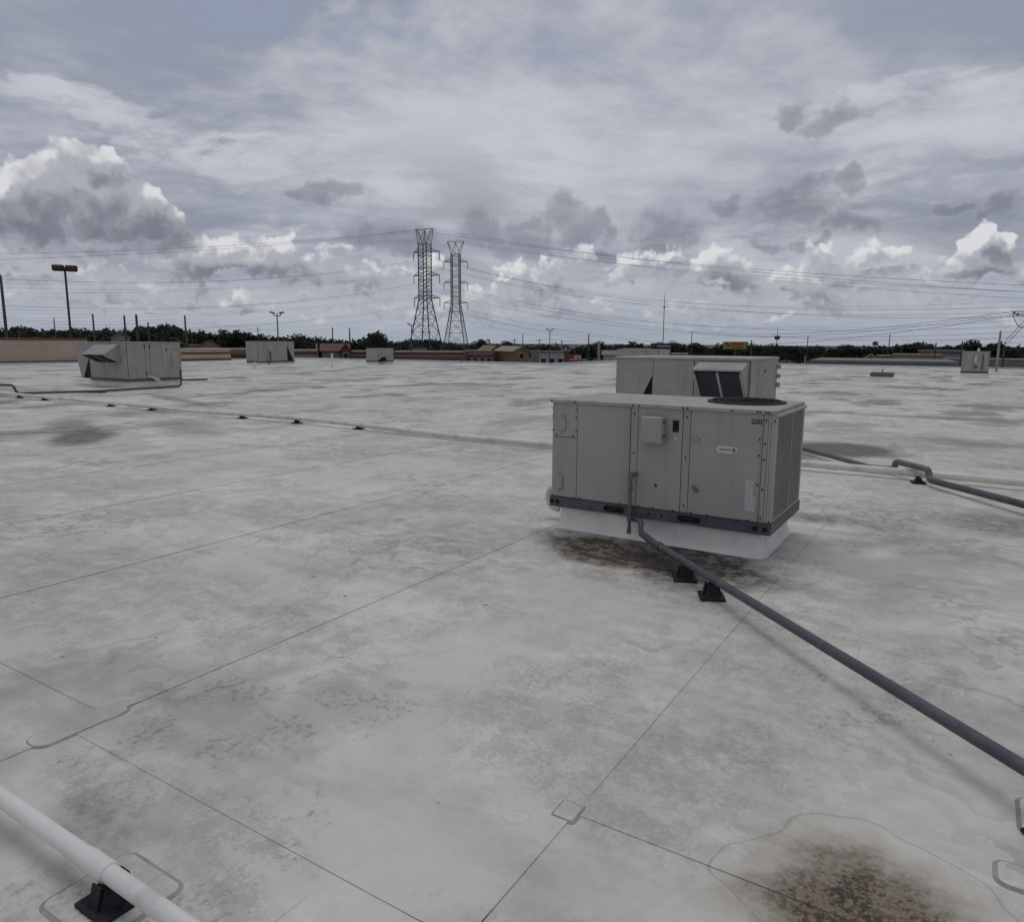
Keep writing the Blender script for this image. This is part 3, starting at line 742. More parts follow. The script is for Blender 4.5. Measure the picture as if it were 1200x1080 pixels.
curb(UX + .07, UY + .02, UX + UL - .07, UY + UD - .02, UZ - .003, 'white membrane flashed curb under the LENNOX badged rooftop unit', .055)
main_unit()

def far_unit(label, x0, y0, lx, ly, z0, h, front=(), right=(), group=None, mt='paint_old', name='rooftop_unit'):
    """plain packaged unit: casing panels on its -Y and +X faces, lid, base rail"""
    t = thing(name, label, 'air conditioner', (x0, y0, z0), 0, group)
    P_ = M[mt]; zb, zt = .11, h - .05
    MB().box((.01, .01, .02), (lx - .01, ly - .01, h - .03)).build('inner_casing', M['gap'], t)
    MB().box((-.02, -.025, 0), (lx + .025, ly + .02, .10)).build('base_rail', M['rail'], t)
    fr = [0] + list(front) + [lx]
    for a, b in zip(fr[:-1], fr[1:]): MB().box((a + .006, -.018, zb), (b - .006, 0, zt), .005).build('side_panel', P_, t)
    rg = [0] + list(right) + [ly]
    for a, b in zip(rg[:-1], rg[1:]): MB().box((lx, a + .006, zb), (lx + .018, b - .006, zt), .005).build('end_panel', P_, t)
    MB().box((-.018, .005, zb), (0, ly - .005, zt)).build('end_panel', P_, t)
    MB().box((.005, ly, zb), (lx - .005, ly + .018, zt)).build('back_panel', P_, t)
    MB().box((-.035, -.04, h - .048), (lx + .035, ly + .035, h), .008).build('lid', M['paint_top'], t)
    return t
def hood(t, x0, x1, zt, lip, d, zb, filters=2, mt='paint_old', fm='filt'):
    """intake hood on the -Y face: sloping top, filters under the lip leaning back to the wall"""
    P_ = M[mt]; e = .03; y = -.02
    hd = MB()
    hd.prism([(y, zt), (y - d, lip), (y - d, lip - .03), (y, zt - .03)], x0, x1, 'x')
    for xa in (x0 + .001, x1 - .026): hd.prism([(y - .001, zt - .031), (y - d + .002, lip - .031), (y - d + .002, lip - .07), (y - .001, zb)], xa, xa + .025, 'x')
    o = hd.build('intake_hood', P_, t)
    w = (x1 - x0 - .052) / filters
    for i in range(filters):
        a = x0 + .026 + w * i
        f = MB().prism([(y - d + .05, lip - .055), (y - .02, zb + .02), (y - .02, zb + .08), (y - d + .09, lip - .04)], a + .022, a + w - .022, 'x').build('filter', M[fm], o)
        if i: MB().prism([(y - d + .03, lip - .06), (y - .005, zb + .005), (y - .01, zb + .07), (y - d + .07, lip - .04)], a - .020, a + .020, 'x').build('filter_bar', M['alu'], o)
    for xa in (x0 + .027, x1 - .047): MB().prism([(y - d + .004, lip - .072), (y - .002, zb - .002), (y - .002, zb + .028), (y - d + .03, lip - .064)], xa, xa + .02, 'x').build('filter_frame', M['alu'], o)
    return o

# the large unit right behind
Z2 = .30
u2 = far_unit('large grey rooftop unit with a twin filter intake hood, behind the badged unit', -5.09, 13.0, 1.77, 2.0, Z2, 1.33, front=(.78,), right=(.55,))
MB().prism([(-.75, .02), (-.50, .02), (-.006, 1.01), (-.006, 1.28), (-.75, 1.28)], -.012, 2.08, 'y').build('relief_hood', M['paint_old'], u2)
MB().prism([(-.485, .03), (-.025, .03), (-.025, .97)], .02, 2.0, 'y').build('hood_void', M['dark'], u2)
MB().box((-.78, -.035, 1.283), (-.038, 2.12, 1.322), .006).build('hood_cap', M['paint_top'], u2)
MB().box((-.59, -.020, .66), (-.28, -.0125, 1.02), .003).build('access_door', M['paint'], u2)
hood(u2, .88, 1.745, 1.26, 1.135, .42, .62)
MB().cyl((1.789, 1.0, 1.08), (1.80, 1.0, 1.08), .03, seg=12).build('grommet', M['screw'], u2)
for z in (.75, .92, 1.10): MB().box((1.789, 1.90, z), (1.86, 1.98, z + .08), .01).build('hinge', M['paint'], u2)
curb(-5.86, 13.02, -3.30, 15.0, Z2 - .003, 'white flashed curb under the large unit with twin filter hood', .14)

# the unit far left with intake and relief hoods
Z3 = .22
u3 = far_unit('wide grey rooftop unit with sloped hood and white drain pipe, before the tan wall', -31.75, 16.75, 2.8, 2.35, Z3, 1.60, front=(2.05,), right=(.75, .95))
MB().prism([(-1.30, 1.545), (-.03, 1.545), (-.03, 1.20), (-.72, .06), (-.86, .06)], .05, 2.2, 'y').build('relief_hood', M['paint_old'], u3)
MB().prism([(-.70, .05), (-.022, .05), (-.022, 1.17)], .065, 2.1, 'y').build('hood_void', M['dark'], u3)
hood(u3, .62, 2.30, 1.52, 1.10, .62, .74, 2, fm='dark')
MB().box((2.82, 1.90, .55), (2.87, 2.22, 1.25), .01).build('disconnect_box', M['paint_old'], u3)
for (y_, z_) in ((.74, 1.42), (.96, 1.40), (.76, .32), (1.7, 1.28)): MB().box((2.819, y_ - .02, z_ - .06), (2.835, y_ + .02, z_ + .06)).build('latch', M['screw'], u3)
u3p = MB().tube([(2.83, .95, .16), (2.96, .95, .16), (2.98, 1.10, .02), (3.08, 1.40, -.16)], .035, 8).tube([(2.88, .80, .20), (2.98, .98, .13), (3.02, 1.20, .06)], .03, 8).build('drain_pipe', M['pvc'], u3)
curb(-32.2, 16.8, -29.0, 19.0, Z3 - .003, 'white flashed curb under the wide unit by the tan wall', .14)

u4 = far_unit('grey rooftop unit with triangular side opening, near the low red banded wall', -50.75, 39.4, 1.5, 3.7, .15, 1.72, front=(), right=(.85, 2.0, 3.1))
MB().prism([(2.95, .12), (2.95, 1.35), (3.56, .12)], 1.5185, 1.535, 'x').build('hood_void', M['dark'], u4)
for (ya, za) in ((.95, .95), (1.7, 1.05)): MB().box((1.519, ya, za), (1.60, ya + .3, 1.35), .02).build('control_box', M['paint'], u4)
mb = MB(); mb.tube([(1.56, 1.15, .9), (1.56, 1.15, .4), (1.70, 1.1, .1), (1.8, .7, -.12)], .05, 8); mb.build('conduit', M['gas'], u4)
curb(-50.75, 39.4, -49.25, 43.1, .147, 'white flashed curb under the unit with triangular opening', .14)

u5 = far_unit('small pale rooftop unit with side hood, in front of the lattice towers', -43.3, 45.6, 1.3, 1.9, .22, 1.12, right=(.7, 1.4))
MB().prism([(1.321, .60), (1.70, .55), (1.70, .45), (1.321, .15)], .05, .68, 'y').build('intake_hood', M['paint_old'], u5)
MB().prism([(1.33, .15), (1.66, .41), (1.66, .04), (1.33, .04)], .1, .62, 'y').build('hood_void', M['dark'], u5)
curb(-43.3, 45.6, -42.0, 47.5, .217, 'white flashed curb under the small pale unit', .14)

u6 = far_unit('boxy grey rooftop unit with front controls, alone near the far roof edge', -.72, 49.2, 1.30, .9, .30, 1.22, front=(.55, .95))
MB().box((.62, -.06, .62), (.70, -.0185, .95), .01).build('white_gauge', M['white'], u6)
MB().box((.60, -.07, .28), (.78, -.0185, .42), .02).build('control_box', M['rail'], u6); MB().box((.98, -.05, .2), (1.04, -.0185, 1.05)).build('conduit', M['rail'], u6)
MB().cyl((.75, .4, 1.22), (.75, .4, 1.40), .06, seg=10).build('vent_cap', M['pvc'], u6)
curb(-.80, 49.1, .66, 50.2, .297, 'broad white flashed curb under the boxy unit near the far edge', .3)

c = at(758, 409, 36)
u7 = far_unit('pale rooftop unit whose top shows over the large hooded unit', c.x - 1.25, c.y - .6, 2.1, 1.4, .25, 1.34, front=(.9, 1.5), mt='paint')
curb(c.x - 1.25, c.y - .6, c.x + .85, c.y + .8, .247, 'white curb under the unit behind the large hooded unit', .14)

c = gnd(1032, 447)
t = thing('capped_curb', 'low white roof curb capped with a brown cover', 'curb', (c.x, c.y, 0))
mb = MB(); frustum(mb, (-.62, -.1, .62, 1.1, .0), (-.52, 0, .52, 1.0, .24)); mb.build('flashing', M['curb'], t)
MB().box((-.52, -.02, .243), (.52, 1.02, .46), .03).build('cover', mat('brown_cover', (.15, .118, .10), .7, 0, .2, 6), t)
MB().cyl((.0, .5, .46), (.0, .5, .62), .03, seg=8).build('lifting_ring', M['rust'], t)

# ------------------------------------------------------------------ pipes, blocks, vents
def smooth_path(pts, n=6, r=.08):
    """polyline with rounded corners"""
    pts = [Vector(p) for p in pts]; out = [pts[0]]
    for a, b, c_ in zip(pts[:-2], pts[1:-1], pts[2:]):
        d0 = (a - b); d1 = (c_ - b); k0 = min(r, d0.length * .45); k1 = min(r, d1.length * .45)
        p0 = b + d0.normalized() * k0; p1 = b + d1.normalized() * k1
        for i in range(n + 1):
            u = i / n; out.append(p0 * (1 - u) ** 2 + b * 2 * u * (1 - u) + p1 * u * u)
    return out + [pts[-1]]
def block(x, y, ang, h, label, group=None, w=.22):
    """black recycled rubber pipe block: square foot, tapered body, two horns holding the pipe"""
    t = thing('pipe_support', label, 'pipe support', (x, y, .0055), ang, group)
    MB().box((-w / 2, -w / 2, 0), (w / 2, w / 2, .018), .004).build('foot', M['rubber'], t)
    mb = MB(); hb = h - .03
    v = [(-.050, -.056, .0182), (.050, -.056, .0182), (.050, .056, .0182), (-.050, .056, .0182), (-.026, -.036, hb), (.026, -.036, hb), (.026, .036, hb), (-.026, .036, hb)]
    mb.add(v, [(0, 1, 5, 4), (1, 2, 6, 5), (2, 3, 7, 6), (3, 0, 4, 7), (4, 5, 6, 7)])
    for s_ in (-1, 1):
        mb.prism([(s_ * .068, .0183), (s_ * .054, .0183), (s_ * .044, hb + .014), (s_ * .050, hb + .014)], -.024, .024, 'x')
    mb.build('saddle', M['rubber'], t)
    return t
# near white pipe
t = thing('white_pipe', 'thick white plastic pipe with a bell joint, held by a single large black block', 'pipe', (0, 1.135, .110))
MB().tube([(-9, 0, 0), (-2.50, 0, 0)], .032, 20).build('pipe_length', M['pvc'], t)
MB().tube([(-2.50, 0, 0), (-2.46, 0, 0), (-2.43, 0, 0), (-2.315, 0, 0), (-2.305, 0, 0)], [.0323, .034, .0375, .0375, .034], 20).build('bell_joint', M['pvc'], t)
MB().tube([(-2.31, 0, 0), (4, 0, 0)], .0310, 20).build('pipe_length', M['pvc'], t)
block(-2.30, 1.135, 0, .110, 'large black rubber block on a square patch holding the bell jointed pipe', None, .17)
# long white pipe
wy, wz = 11.50, .105
t = thing('white_pipe', 'long thin white pipe running across the roof behind the badged unit', 'pipe', (0, wy, wz))
seg = [(-36, .25, 0), (-26.3, .02, .0), (-21, 0, .0), (-18.9, -.05, .01), (-17, -.12, -.02), (-15.1, 0, .01), (-13.2, .05, .02), (-11.2, .0, 0), (-8.6, -.22, -.03), (-6, -.18, -.03), (-4, 0, -.01), (-2.0, .0, 0), (-.6, 0, 0), (1.5, 0, 0), (8, .1, 0), (16, .1, 0)]
pts = []
for a, b in zip(seg[:-1], seg[1:]): pts += [Vector(a).lerp(Vector(b), i / 4) for i in range(4)]
for _ in range(2): pts = [pts[0]] + [(pts[i - 1] + pts[i] * 2 + pts[i + 1]) / 4 for i in range(1, len(pts) - 1)] + [pts[-1]]
MB().tube(pts + [Vector(seg[-1])], .052, 10).build('pipe_length', M['pvc_old'], t)
for x in (-1.75, -5.2, -10.0, -14.2, -.35, -19.8, 1.1): 
    p = min(pts, key=lambda q: abs(q.x - x)); MB().tube([(p.x - .07, p.y, p.z), (p.x + .07, p.y, p.z)], .060, 10).build('coupling', M['pvc_old'], t)
ORD = ('first', 'second', 'third', 'fourth', 'fifth', 'sixth', 'seventh')
for i, x in enumerate((-11.22, -13.17, -15.11, -18.91, -20.94, -24.7, -26.3)):
    block(x, wy + .02, 0, .10, f'{ORD[i]} black block on the long white pipe, from the badged unit towards the tan wall', 'blocks along the long white pipe', .20)
# gas line
p0 = gnd(753, 628, .13); p1 = gnd(1200, 899, .19); dv = (p1 - p0); 
t = thing('gas_pipe', 'dark grey gas pipe running from the badged unit diagonally across the roof', 'pipe', (0, 0, 0))
pe = p1 + dv.normalized() * 2.2
rx, ry = UX + .890, UY - .075
riser_z = UZ + .41
MB().tube(smooth_path([(p0.x - .02, p0.y + .02, .150), p0 + dv.normalized() * .25, p0 + dv * .5, pe], 4, .1), .031, 14).build('pipe_run', M['gas'], t)
for f_ in (.09,): MB().tube([p0 + dv * f_, p0 + dv * f_ + dv.normalized() * .05], .039, 14).build('coupling', M['gas'], t)
rs = MB().tube([(rx, ry, UZ - .10), (rx, ry, riser_z)], .016, 10).build('riser', M['gas2'], t)
MB().cyl((rx, ry, riser_z - .02), (rx, ry, riser_z + .02), .026, seg=10).tube([(rx, ry, riser_z + .005), (rx + .03, ry + .02, riser_z + .012), (rx + .035, ry + .07, riser_z + .012)], .019, 10).build('elbow', M['gas2'], rs)
MB().cyl((rx, ry, UZ - .155), (rx, ry, UZ - .095), .021, seg=10).build('drip_cap', M['gas2'], rs)
MB().cyl((rx, ry, UZ - .025), (rx, ry, UZ + .02), .025, seg=10).tube([(rx, ry, UZ - .008), (rx + .07, ry - .01, UZ - .008), (rx + .105, ry - .015, UZ - .012)], .020, 10).build('tee', M['gas2'], rs)
MB().cyl((rx + .052, ry - .026, UZ - .008), (rx + .052, ry - .05, UZ + .0), .018, seg=8).box((rx + .035, ry - .062, UZ - .004), (rx + .095, ry - .05, UZ + .008), .003).build('valve', M['gap'], rs)
MB().tube(smooth_path([(rx + .105, ry - .015, UZ - .012), (rx + .135, ry - .03, UZ - .03), (rx + .14, ry - .06, .155), (p0.x - .02, p0.y + .02, .150)], 5, .04), [.021] * 12 + [.024, .034] if False else .026, 10).build('drop', M['gas2'], t)
ang = atan2(dv.y, dv.x)
for (px, py) in ((812, 671), (844, 692)):
    q = gnd(px, py, .05); s_ = ((q - p0).dot(dv)) / dv.dot(dv); q = p0 + dv * s_
    block(q.x, q.y, ang - .35, max(.10, q.z - .012), 'black rubber block under the gas pipe, ' + ('inside the dark stain before the badged unit' if px == 812 else 'just outside the dark stain'), None, .185)
q = p0 + dv * 1.06; block(q.x, q.y, ang, .17, 'black rubber block under the gas pipe, far along from the badged unit', None, .24)
# second conduit, hopping over the white pipe
a = gnd(940, 525, .09); b = gnd(1020, 547, .09); c_ = gnd(1092, 563, .09); d_ = gnd(1200, 591, .12)
e_ = d_ + (d_ - c_).normalized() * 5
hz = .215
b2 = Vector((-.92, 11.82, .09)); 
t = thing('conduit', 'weathered grey pipe that hops over the long white pipe', 'pipe', (0, 0, 0))
MB().tube([(-2.86, 13.55, .30), (-2.70, 13.50, .16), a, b, b2], .038, 12).build('pipe_run', M['gas2'], t)
hop = smooth_path([b2, (b2.x + .05, b2.y - .06, .10), (b2.x + .06, b2.y - .08, hz), (-.42, 11.20, hz), (-.40, 11.17, .10), c_], 5, .06)
MB().tube(hop, .043, 12).build('hop', M['gas2'], t)
MB().tube([c_, d_, e_], .043, 12).build('pipe_run', M['gas'], t)
q = gnd(1074, 566); block(q.x + .02, q.y, .3, .10, 'black rubber block where the weathered pipe hops over the white one', None, .17)
# conduit to the far left unit
t = thing('conduit', 'dark pipe lying along the roof to the wide far unit', 'pipe', (0, 0, 0))
q0 = gnd(212, 453, .08); q1 = gnd(118, 458, .08); q2 = gnd(20, 461, .08)
MB().tube(smooth_path([(q0.x + .05, q0.y, .75), (q0.x, q0.y, .10), q1, q2, q2 + Vector((-.1, -.05, .28)), q2 + Vector((-1.9, -.55, .28)), q2 + Vector((-2.0, -.6, .08)), q2 + Vector((-14, -3.5, .08))], 4, .12), .042, 8).build('pipe_run', M['gas'], t)
for (px, py) in ((108, 460), (119, 460)):
    q = gnd(px, py); block(q.x, q.y, 0, .09, 'small black block under the dark far pipe, ' + ('second' if px == 108 else 'first') + ' from the wide unit', 'blocks under the far dark pipe', .26)
t = MB().tube([gnd(213, 445.2, .08), gnd(228, 444.9, .08), gnd(243, 444.4, .08)], .045, 8).build('conduit', M['gas'])
tag(t, 'short black pipe lying behind the wide far unit', 'pipe')
# insulated trap at the left end of the badged unit
t = thing('drain_trap', 'lumpy white insulated drain trap at the end of the badged unit', 'pipe', (UX, UY + .36, 0))
MB().tube(smooth_path([(-.002, 0, .44), (-.05, 0, .45), (-.060, 0, .19), (-.12, -.02, .16), (-.14, -.02, .33), (-.20, -.03, .34), (-.235, -.03, .22), (-.20, -.02, .13), (-.10, -.02, .11)], 5, .05), .037, 10).build('trap', M['foam'], t)
# vents
def vent(px, py, h, r, label):
    q = gnd(px, py); t = thing('vent_pipe', label, 'vent pipe', (q.x, q.y, .006))
    MB().cyl((0, 0, 0), (0, 0, .12), r * 1.8, r * 1.3, seg=12).build('boot', M['pvc_old'], t)
    MB().cyl((0, 0, .06), (0, 0, h), r, seg=12).build('stack', M['pvc'], t)
    return t
vt = vent(389.5, 431, 1.0, .06, 'slim white vent stack with a short arm standing on the open roof')
MB().tube([(0, 0, .75), (-.12, .1, .82), (-.16, .12, 1.02)], .05, 8).build('arm', M['pvc'], vt)
vent(299, 432, .42, .12, 'stubby white vent beside the unit with triangular opening')
# rain water lying in a low spot
pc = [gnd(*q) for q in ((-40, 508), (-10, 506.3), (20, 505.2), (50, 504.6), (76, 502.6), (104, 501.4), (119, 502.6), (108, 504.6), (86, 505.2), (64, 507.2), (36, 507.6), (8, 509.8), (-20, 511))]
wm = bpy.data.materials.new('water'); wm.use_nodes = True; N = NT(wm.node_tree); b_ = wm.node_tree.nodes['Principled BSDF']
b_.inputs['Base Color'].default_value = (.10, .10, .095, 1); b_.inputs['Roughness'].default_value = .22
N.put(b_.inputs['Base Color'], N.mix(N.noise(N.new('ShaderNodeNewGeometry').outputs['Position'], 2.0, 4), (.06, .06, .055), (.17, .165, .155)))
tag(MB().add([(q.x, q.y, .0075) for q in pc], [list(range(len(pc)))[::-1]]).build('puddle', wm), kind='structure')

# ------------------------------------------------------------------ background materials
M.update(
    steel=mat('weathered_steel', (.085, .088, .095), .6, .3, .15, .3),
    steel2=mat('darker_steel', (.07, .072, .08), .6, .3, .15, .3),
    insul=mat('insulator', (.10, .09, .085), .4, 0, .1, 3),
    wire=mat('conductor', (.055, .055, .062), .6, .3, .05, .1),
    wood=mat('utility_pole_wood', (.10, .085, .07), .9, 0, .2, 1.0),
    concrete=mat('concrete_pole', (.30, .29, .275), .85, 0, .1, .8),
    lampbrown=mat('brown_lamp', (.055, .028, .020), .55, 0, .1, 3),
    lampgrey=mat('grey_lamp', (.12, .12, .125), .5, .2, .1, 3),
    bark=mat('bark', (.06, .045, .035), .9, 0, .2, 3),
    rooftan=mat('beige_roof', (.30, .25, .19), .85, 0, .15, .6),
    redroof=mat('red_tile_roof', (.12, .042, .038), .8, 0, .15, .8),
    redwall=mat('red_brick_wall', (.15, .07, .05), .85, 0, .15, .8),
    tan=mat('tan_wall', (.27, .215, .155), .85, 0, .1, .5),
    ochre=mat('ochre_wall', (.24, .165, .085), .85, 0, .12, .5),
    whitewall=mat('white_wall', (.42, .42, .40), .8, 0, .1, .5),
    greywall=mat('grey_wall', (.25, .245, .235), .85, 0, .12, .5),
    greyroof=mat('grey_roof', (.19, .185, .175), .85, 0, .15, .5),
    glassdark=mat('dark_glass', (.02, .022, .026), .2, 0, .1, 2),
    yellow=mat('billboard_yellow', (.38, .26, .05), .6, 0, .06, .6),
    orange=mat('billboard_print', (.34, .10, .03), .6, 0, .06, .6),
    signred=mat('sign_red', (.25, .025, .028), .5, 0, .06, .8),
    signblack=mat('sign_black', (.015, .015, .017), .5, 0, .06, .8),
    boardback=mat('board_grey', (.16, .16, .16), .7, 0, .1, .8),
)
def leaf_material(name, a, b):
    mt = bpy.data.materials.new(name); mt.use_nodes = True
    N = NT(mt.node_tree); bs = mt.node_tree.nodes['Principled BSDF']
    pos = N.new('ShaderNodeNewGeometry').outputs['Position']; rnd = N.new('ShaderNodeObjectInfo').outputs['Random']
    f = N.add(N.mul(N.noise(pos, .8, 4), .6), N.mul(rnd, .6))
    N.put(bs.inputs['Base Color'], N.mix(f, a, b)); bs.inputs['Roughness'].default_value = .75; bs.inputs['Specular IOR Level'].default_value = .2
    return mt
LEAF = leaf_material('oak_leaves', (.012, .019, .008), (.055, .066, .028))
LEAF2 = leaf_material('dark_leaves', (.010, .016, .008), (.030, .040, .019))
PALM = leaf_material('palm_fronds', (.012, .020, .008), (.035, .045, .018))

# ------------------------------------------------------------------ trees
def leaf_cloud(rng, lobes, n, size):
    """many small leaf clump faces spread through the lobes' volume"""
    L = np.array(lobes); vol = L[:, 3] ** 2 * L[:, 4]; idx = rng.choice(len(L), n, p=vol / vol.sum())
    d = rng.normal(size=(n, 3)); d /= np.linalg.norm(d, axis=1)[:, None]
    r = rng.uniform(.35, 1.05, n) ** .6
    c = L[idx, :3] + d * r[:, None] * L[idx][:, [3, 3, 4]]
    u = rng.normal(size=(n, 3)); u /= np.linalg.norm(u, axis=1)[:, None]
    w = np.cross(u, rng.normal(size=(n, 3))); w /= np.linalg.norm(w, axis=1)[:, None]
    s = size * rng.uniform(.5, 1.2, n)[:, None]
    v = np.stack([c - u * s - w * s * .5, c + u * s * .3 - w * s * .8, c + u * s + w * s * .4, c - u * s * .4 + w * s * .8], 1).reshape(-1, 3)
    f = np.arange(4 * n).reshape(n, 4)
    return v, f
def mesh_np(name, v, f, mt):
    me = bpy.data.meshes.new(name); me.from_pydata(v.tolist(), [], f.tolist()); me.materials.append(mt); me.update(); return me
def oak(seed, h, w, n=1500, leaf=None, gaps=7):
    rng = np.random.default_rng(seed); lobes = []
    for i in range(gaps):
        a = rng.uniform(0, 2 * pi); rr_ = rng.uniform(.1, .75) * w / 2; t_ = rng.uniform(.45, .85)
        lobes.append((cos(a) * rr_, sin(a) * rr_, h * t_, w * rng.uniform(.16, .30), h * rng.uniform(.10, .20)))
    lobes.append((0, 0, h * .62, w * .33, h * .26)); lobes.append((0, 0, h * .34, w * .36, h * .18))
    v, f = leaf_cloud(rng, lobes, n, .42)
    crown = mesh_np('crown', v, f, leaf or LEAF)
    mb = MB(); mb.cyl((0, 0, 0), (0, 0, h * .35), .32, .22, seg=7)
    for i in range(5):
        a = rng.uniform(0, 2 * pi); mb.cyl((0, 0, h * .30), (cos(a) * w * .26, sin(a) * w * .26, h * rng.uniform(.55, .75)), .16, .05, seg=5)
    o = mb.build('trunk', M['bark']); tr = o.data; bpy.data.objects.remove(o)
    return crown, tr
KINDS = [oak(1, 11, 12), oak(2, 12, 10), oak(3, 9.5, 12.5, leaf=LEAF2), oak(4, 13, 11, leaf=LEAF2), oak(5, 10, 9), oak(6, 12.5, 14, 1900, gaps=9)]
def tree(px, top, d, kind, label, group=None, wide=1.0, name='tree'):
    """tree whose top reaches photo row `top` when it stands d metres away"""
    q = at(px, top, d); hk = [11, 12, 9.5, 13, 10, 12.5][kind]
    h = max(4.0, q.z - GZ); s = h / hk / 1.02
    t = thing(name, label, 'tree', (q.x, q.y, GZ), (px * 1.7) % 6.28, group)
    t.scale = (s * wide, s * wide, s)
    link('crown', KINDS[kind][0], t); link('trunk', KINDS[kind][1], t)
    return t
# skyline of the tree belt: (photo column, row of the tree tops)
SKY = [(-30, 383), (0, 383), (30, 381), (60, 383), (90, 381), (120, 384), (150, 384), (175, 381), (195, 378), (212, 383), (230, 389), (258, 387), (285, 387), (310, 389), (330, 392), (360, 391), (385, 394), (415, 396), (442, 390),
       (462, 397), (490, 396), (520, 399), (550, 401), (580, 399), (612, 401), (640, 401), (670, 403), (695, 400), (712, 402), (735, 401), (770, 402), (800, 400), (830, 404), (860, 404), (885, 402), (903, 399), (925, 403), (960, 404), (1000, 404), (1022, 402), (1045, 404),
       (1068, 398), (1095, 405), (1120, 404), (1142, 400), (1170, 403), (1200, 402), (1230, 402)]
def skyline(x):
    for (a, ya), (b, yb) in zip(SKY[:-1], SKY[1:]):
        if a <= x <= b: return ya + (yb - ya) * (x - a) / (b - a)
    return 402
SHAPE = ['wide mid green', 'tall narrow mid green', 'low flat dark green', 'tall full dark green', 'small round mid green', 'big spreading mid green']
MARKS = [(40, 'above the tall tan parapet'), (75, 'just before the brown lamp'), (110, 'just past the brown lamp'), (145, 'behind the intake hood of the wide unit'), (185, 'behind the wide unit and its pair of poles'), (217, 'by the curved street lamp'), (260, 'behind the tan gabled house'),
         (292, 'above the low red banded wall'), (325, 'behind the unit with triangular opening'), (370, 'above the brown and red shop row'), (412, 'behind the red hipped roof'), (462, 'behind the small pale unit'), (497, 'seen through the left lattice tower'), (535, 'seen through the right lattice tower'), (575, 'above the tan shop at the brick row end'),
         (621, 'behind the ochre gables'), (662, 'behind the plain white building'), (700, 'behind the red sign'), (728, 'behind the grey pitched house'), (790, 'behind the dark billboard'), (845, 'between the two billboards'), (880, 'behind the yellow billboard'), (945, 'past the yellow billboard in the dark wood'), (1012, 'above the long low grey building'),
         (1055, 'behind the small stucco gable'), (1104, 'behind the wide stucco shop'), (1150, 'behind the boxy far unit'), (9999, 'behind the white guyed pole')]
def where(px): return next(l for m_, l in MARKS if px < m_)
rt = random.Random(11)
x = -25.0; i = 0
while x < 1230:
    d = rt.uniform(235, 300) if x < 330 else rt.uniform(285, 360)
    top = skyline(x) + (rt.uniform(-4.5, -2) if rt.random() < .14 else rt.uniform(-1, 6.5))
    kd = rt.choice([0, 1, 2, 3, 4, 5])
    tree(x, top, d, kd, f'{SHAPE[kd]} tree {where(x)}', 'trees of the skyline belt', rt.uniform(.9, 1.25))
    x += rt.uniform(7, 14); i += 1
tree(444, 389.5, 225, 3, 'round dark tree standing clear above the others just left of the lattice towers', wide=.75)
tree(1066, 398, 260, 2, 'broad dark tree rising above the stucco shops on the far side', wide=1.1)
tree(903, 399, 262, 5, 'broad dark tree beside the yellow billboard', wide=1.0)
tree(194, 377.5, 235, 5, 'tall rounded tree behind the wide unit by the tan wall', wide=1.0)
tree(1037, 418, 205, 4, 'small green tree between the stucco shops', wide=.9)
tree(571, 412, 225, 0, 'small dark tree beside the ochre gabled building', wide=.6)
def palm(px, top, d, label):
    q = at(px, top, d); h = q.z - GZ; t = thing('palm_tree', label, 'palm tree', (q.x, q.y, GZ))
    MB().tube([(0, 0, 0), (.2, 0, h * .5), (.1, 0, h - 1.4)], [.24, .18, .16], 7).build('trunk', M['bark'], t)
    mb = MB(); rp = random.Random(int(px))
    for k_ in range(26):
        a = rp.uniform(0, 6.28); up = rp.uniform(-.7, 1.2); L = rp.uniform(1.6, 2.4); c0 = Vector((.1, 0, h - 1.4)); dr = Vector((cos(a), sin(a), up)).normalized(); sd_ = Vector((-sin(a), cos(a), 0)) * .28
        m1 = c0 + dr * L * .6; m2 = c0 + dr * L + Vector((0, 0, -.7))
        mb.add([c0 - sd_ * .3, c0 + sd_ * .3, m1 + sd_, m2, m1 - sd_], [(0, 1, 2, 3, 4)])
    mb.build('fronds', PALM, t)
palm(740, 398.5, 250, 'taller palm of the pair over the dark billboard'); palm(749, 400.5, 255, 'shorter palm of the pair over the dark billboard'); palm(1140, 402, 260, 'palm among the trees behind the boxy far unit')
# the mass of wood behind, too dense to count
rng = np.random.default_rng(5); lobes = []
xx = -60.0
while xx < 1260:
    d = rng.uniform(370, 430); q = at(xx, skyline(min(max(xx, -30), 1230)) + rng.uniform(2, 6), d); hh = q.z - GZ; w_ = rng.uniform(5, 9)
    lobes.append((q.x, q.y, GZ + hh * .6, w_, hh * .42)); lobes.append((q.x, q.y, GZ + hh * .25, w_, hh * .3)); xx += 7
v, f = leaf_cloud(rng, lobes, 42000, .8)
tag(link('woodland', mesh_np('woodland', v, f, LEAF2)), 'dark wood that closes the view behind the belt of trees', 'woodland', kind='stuff')

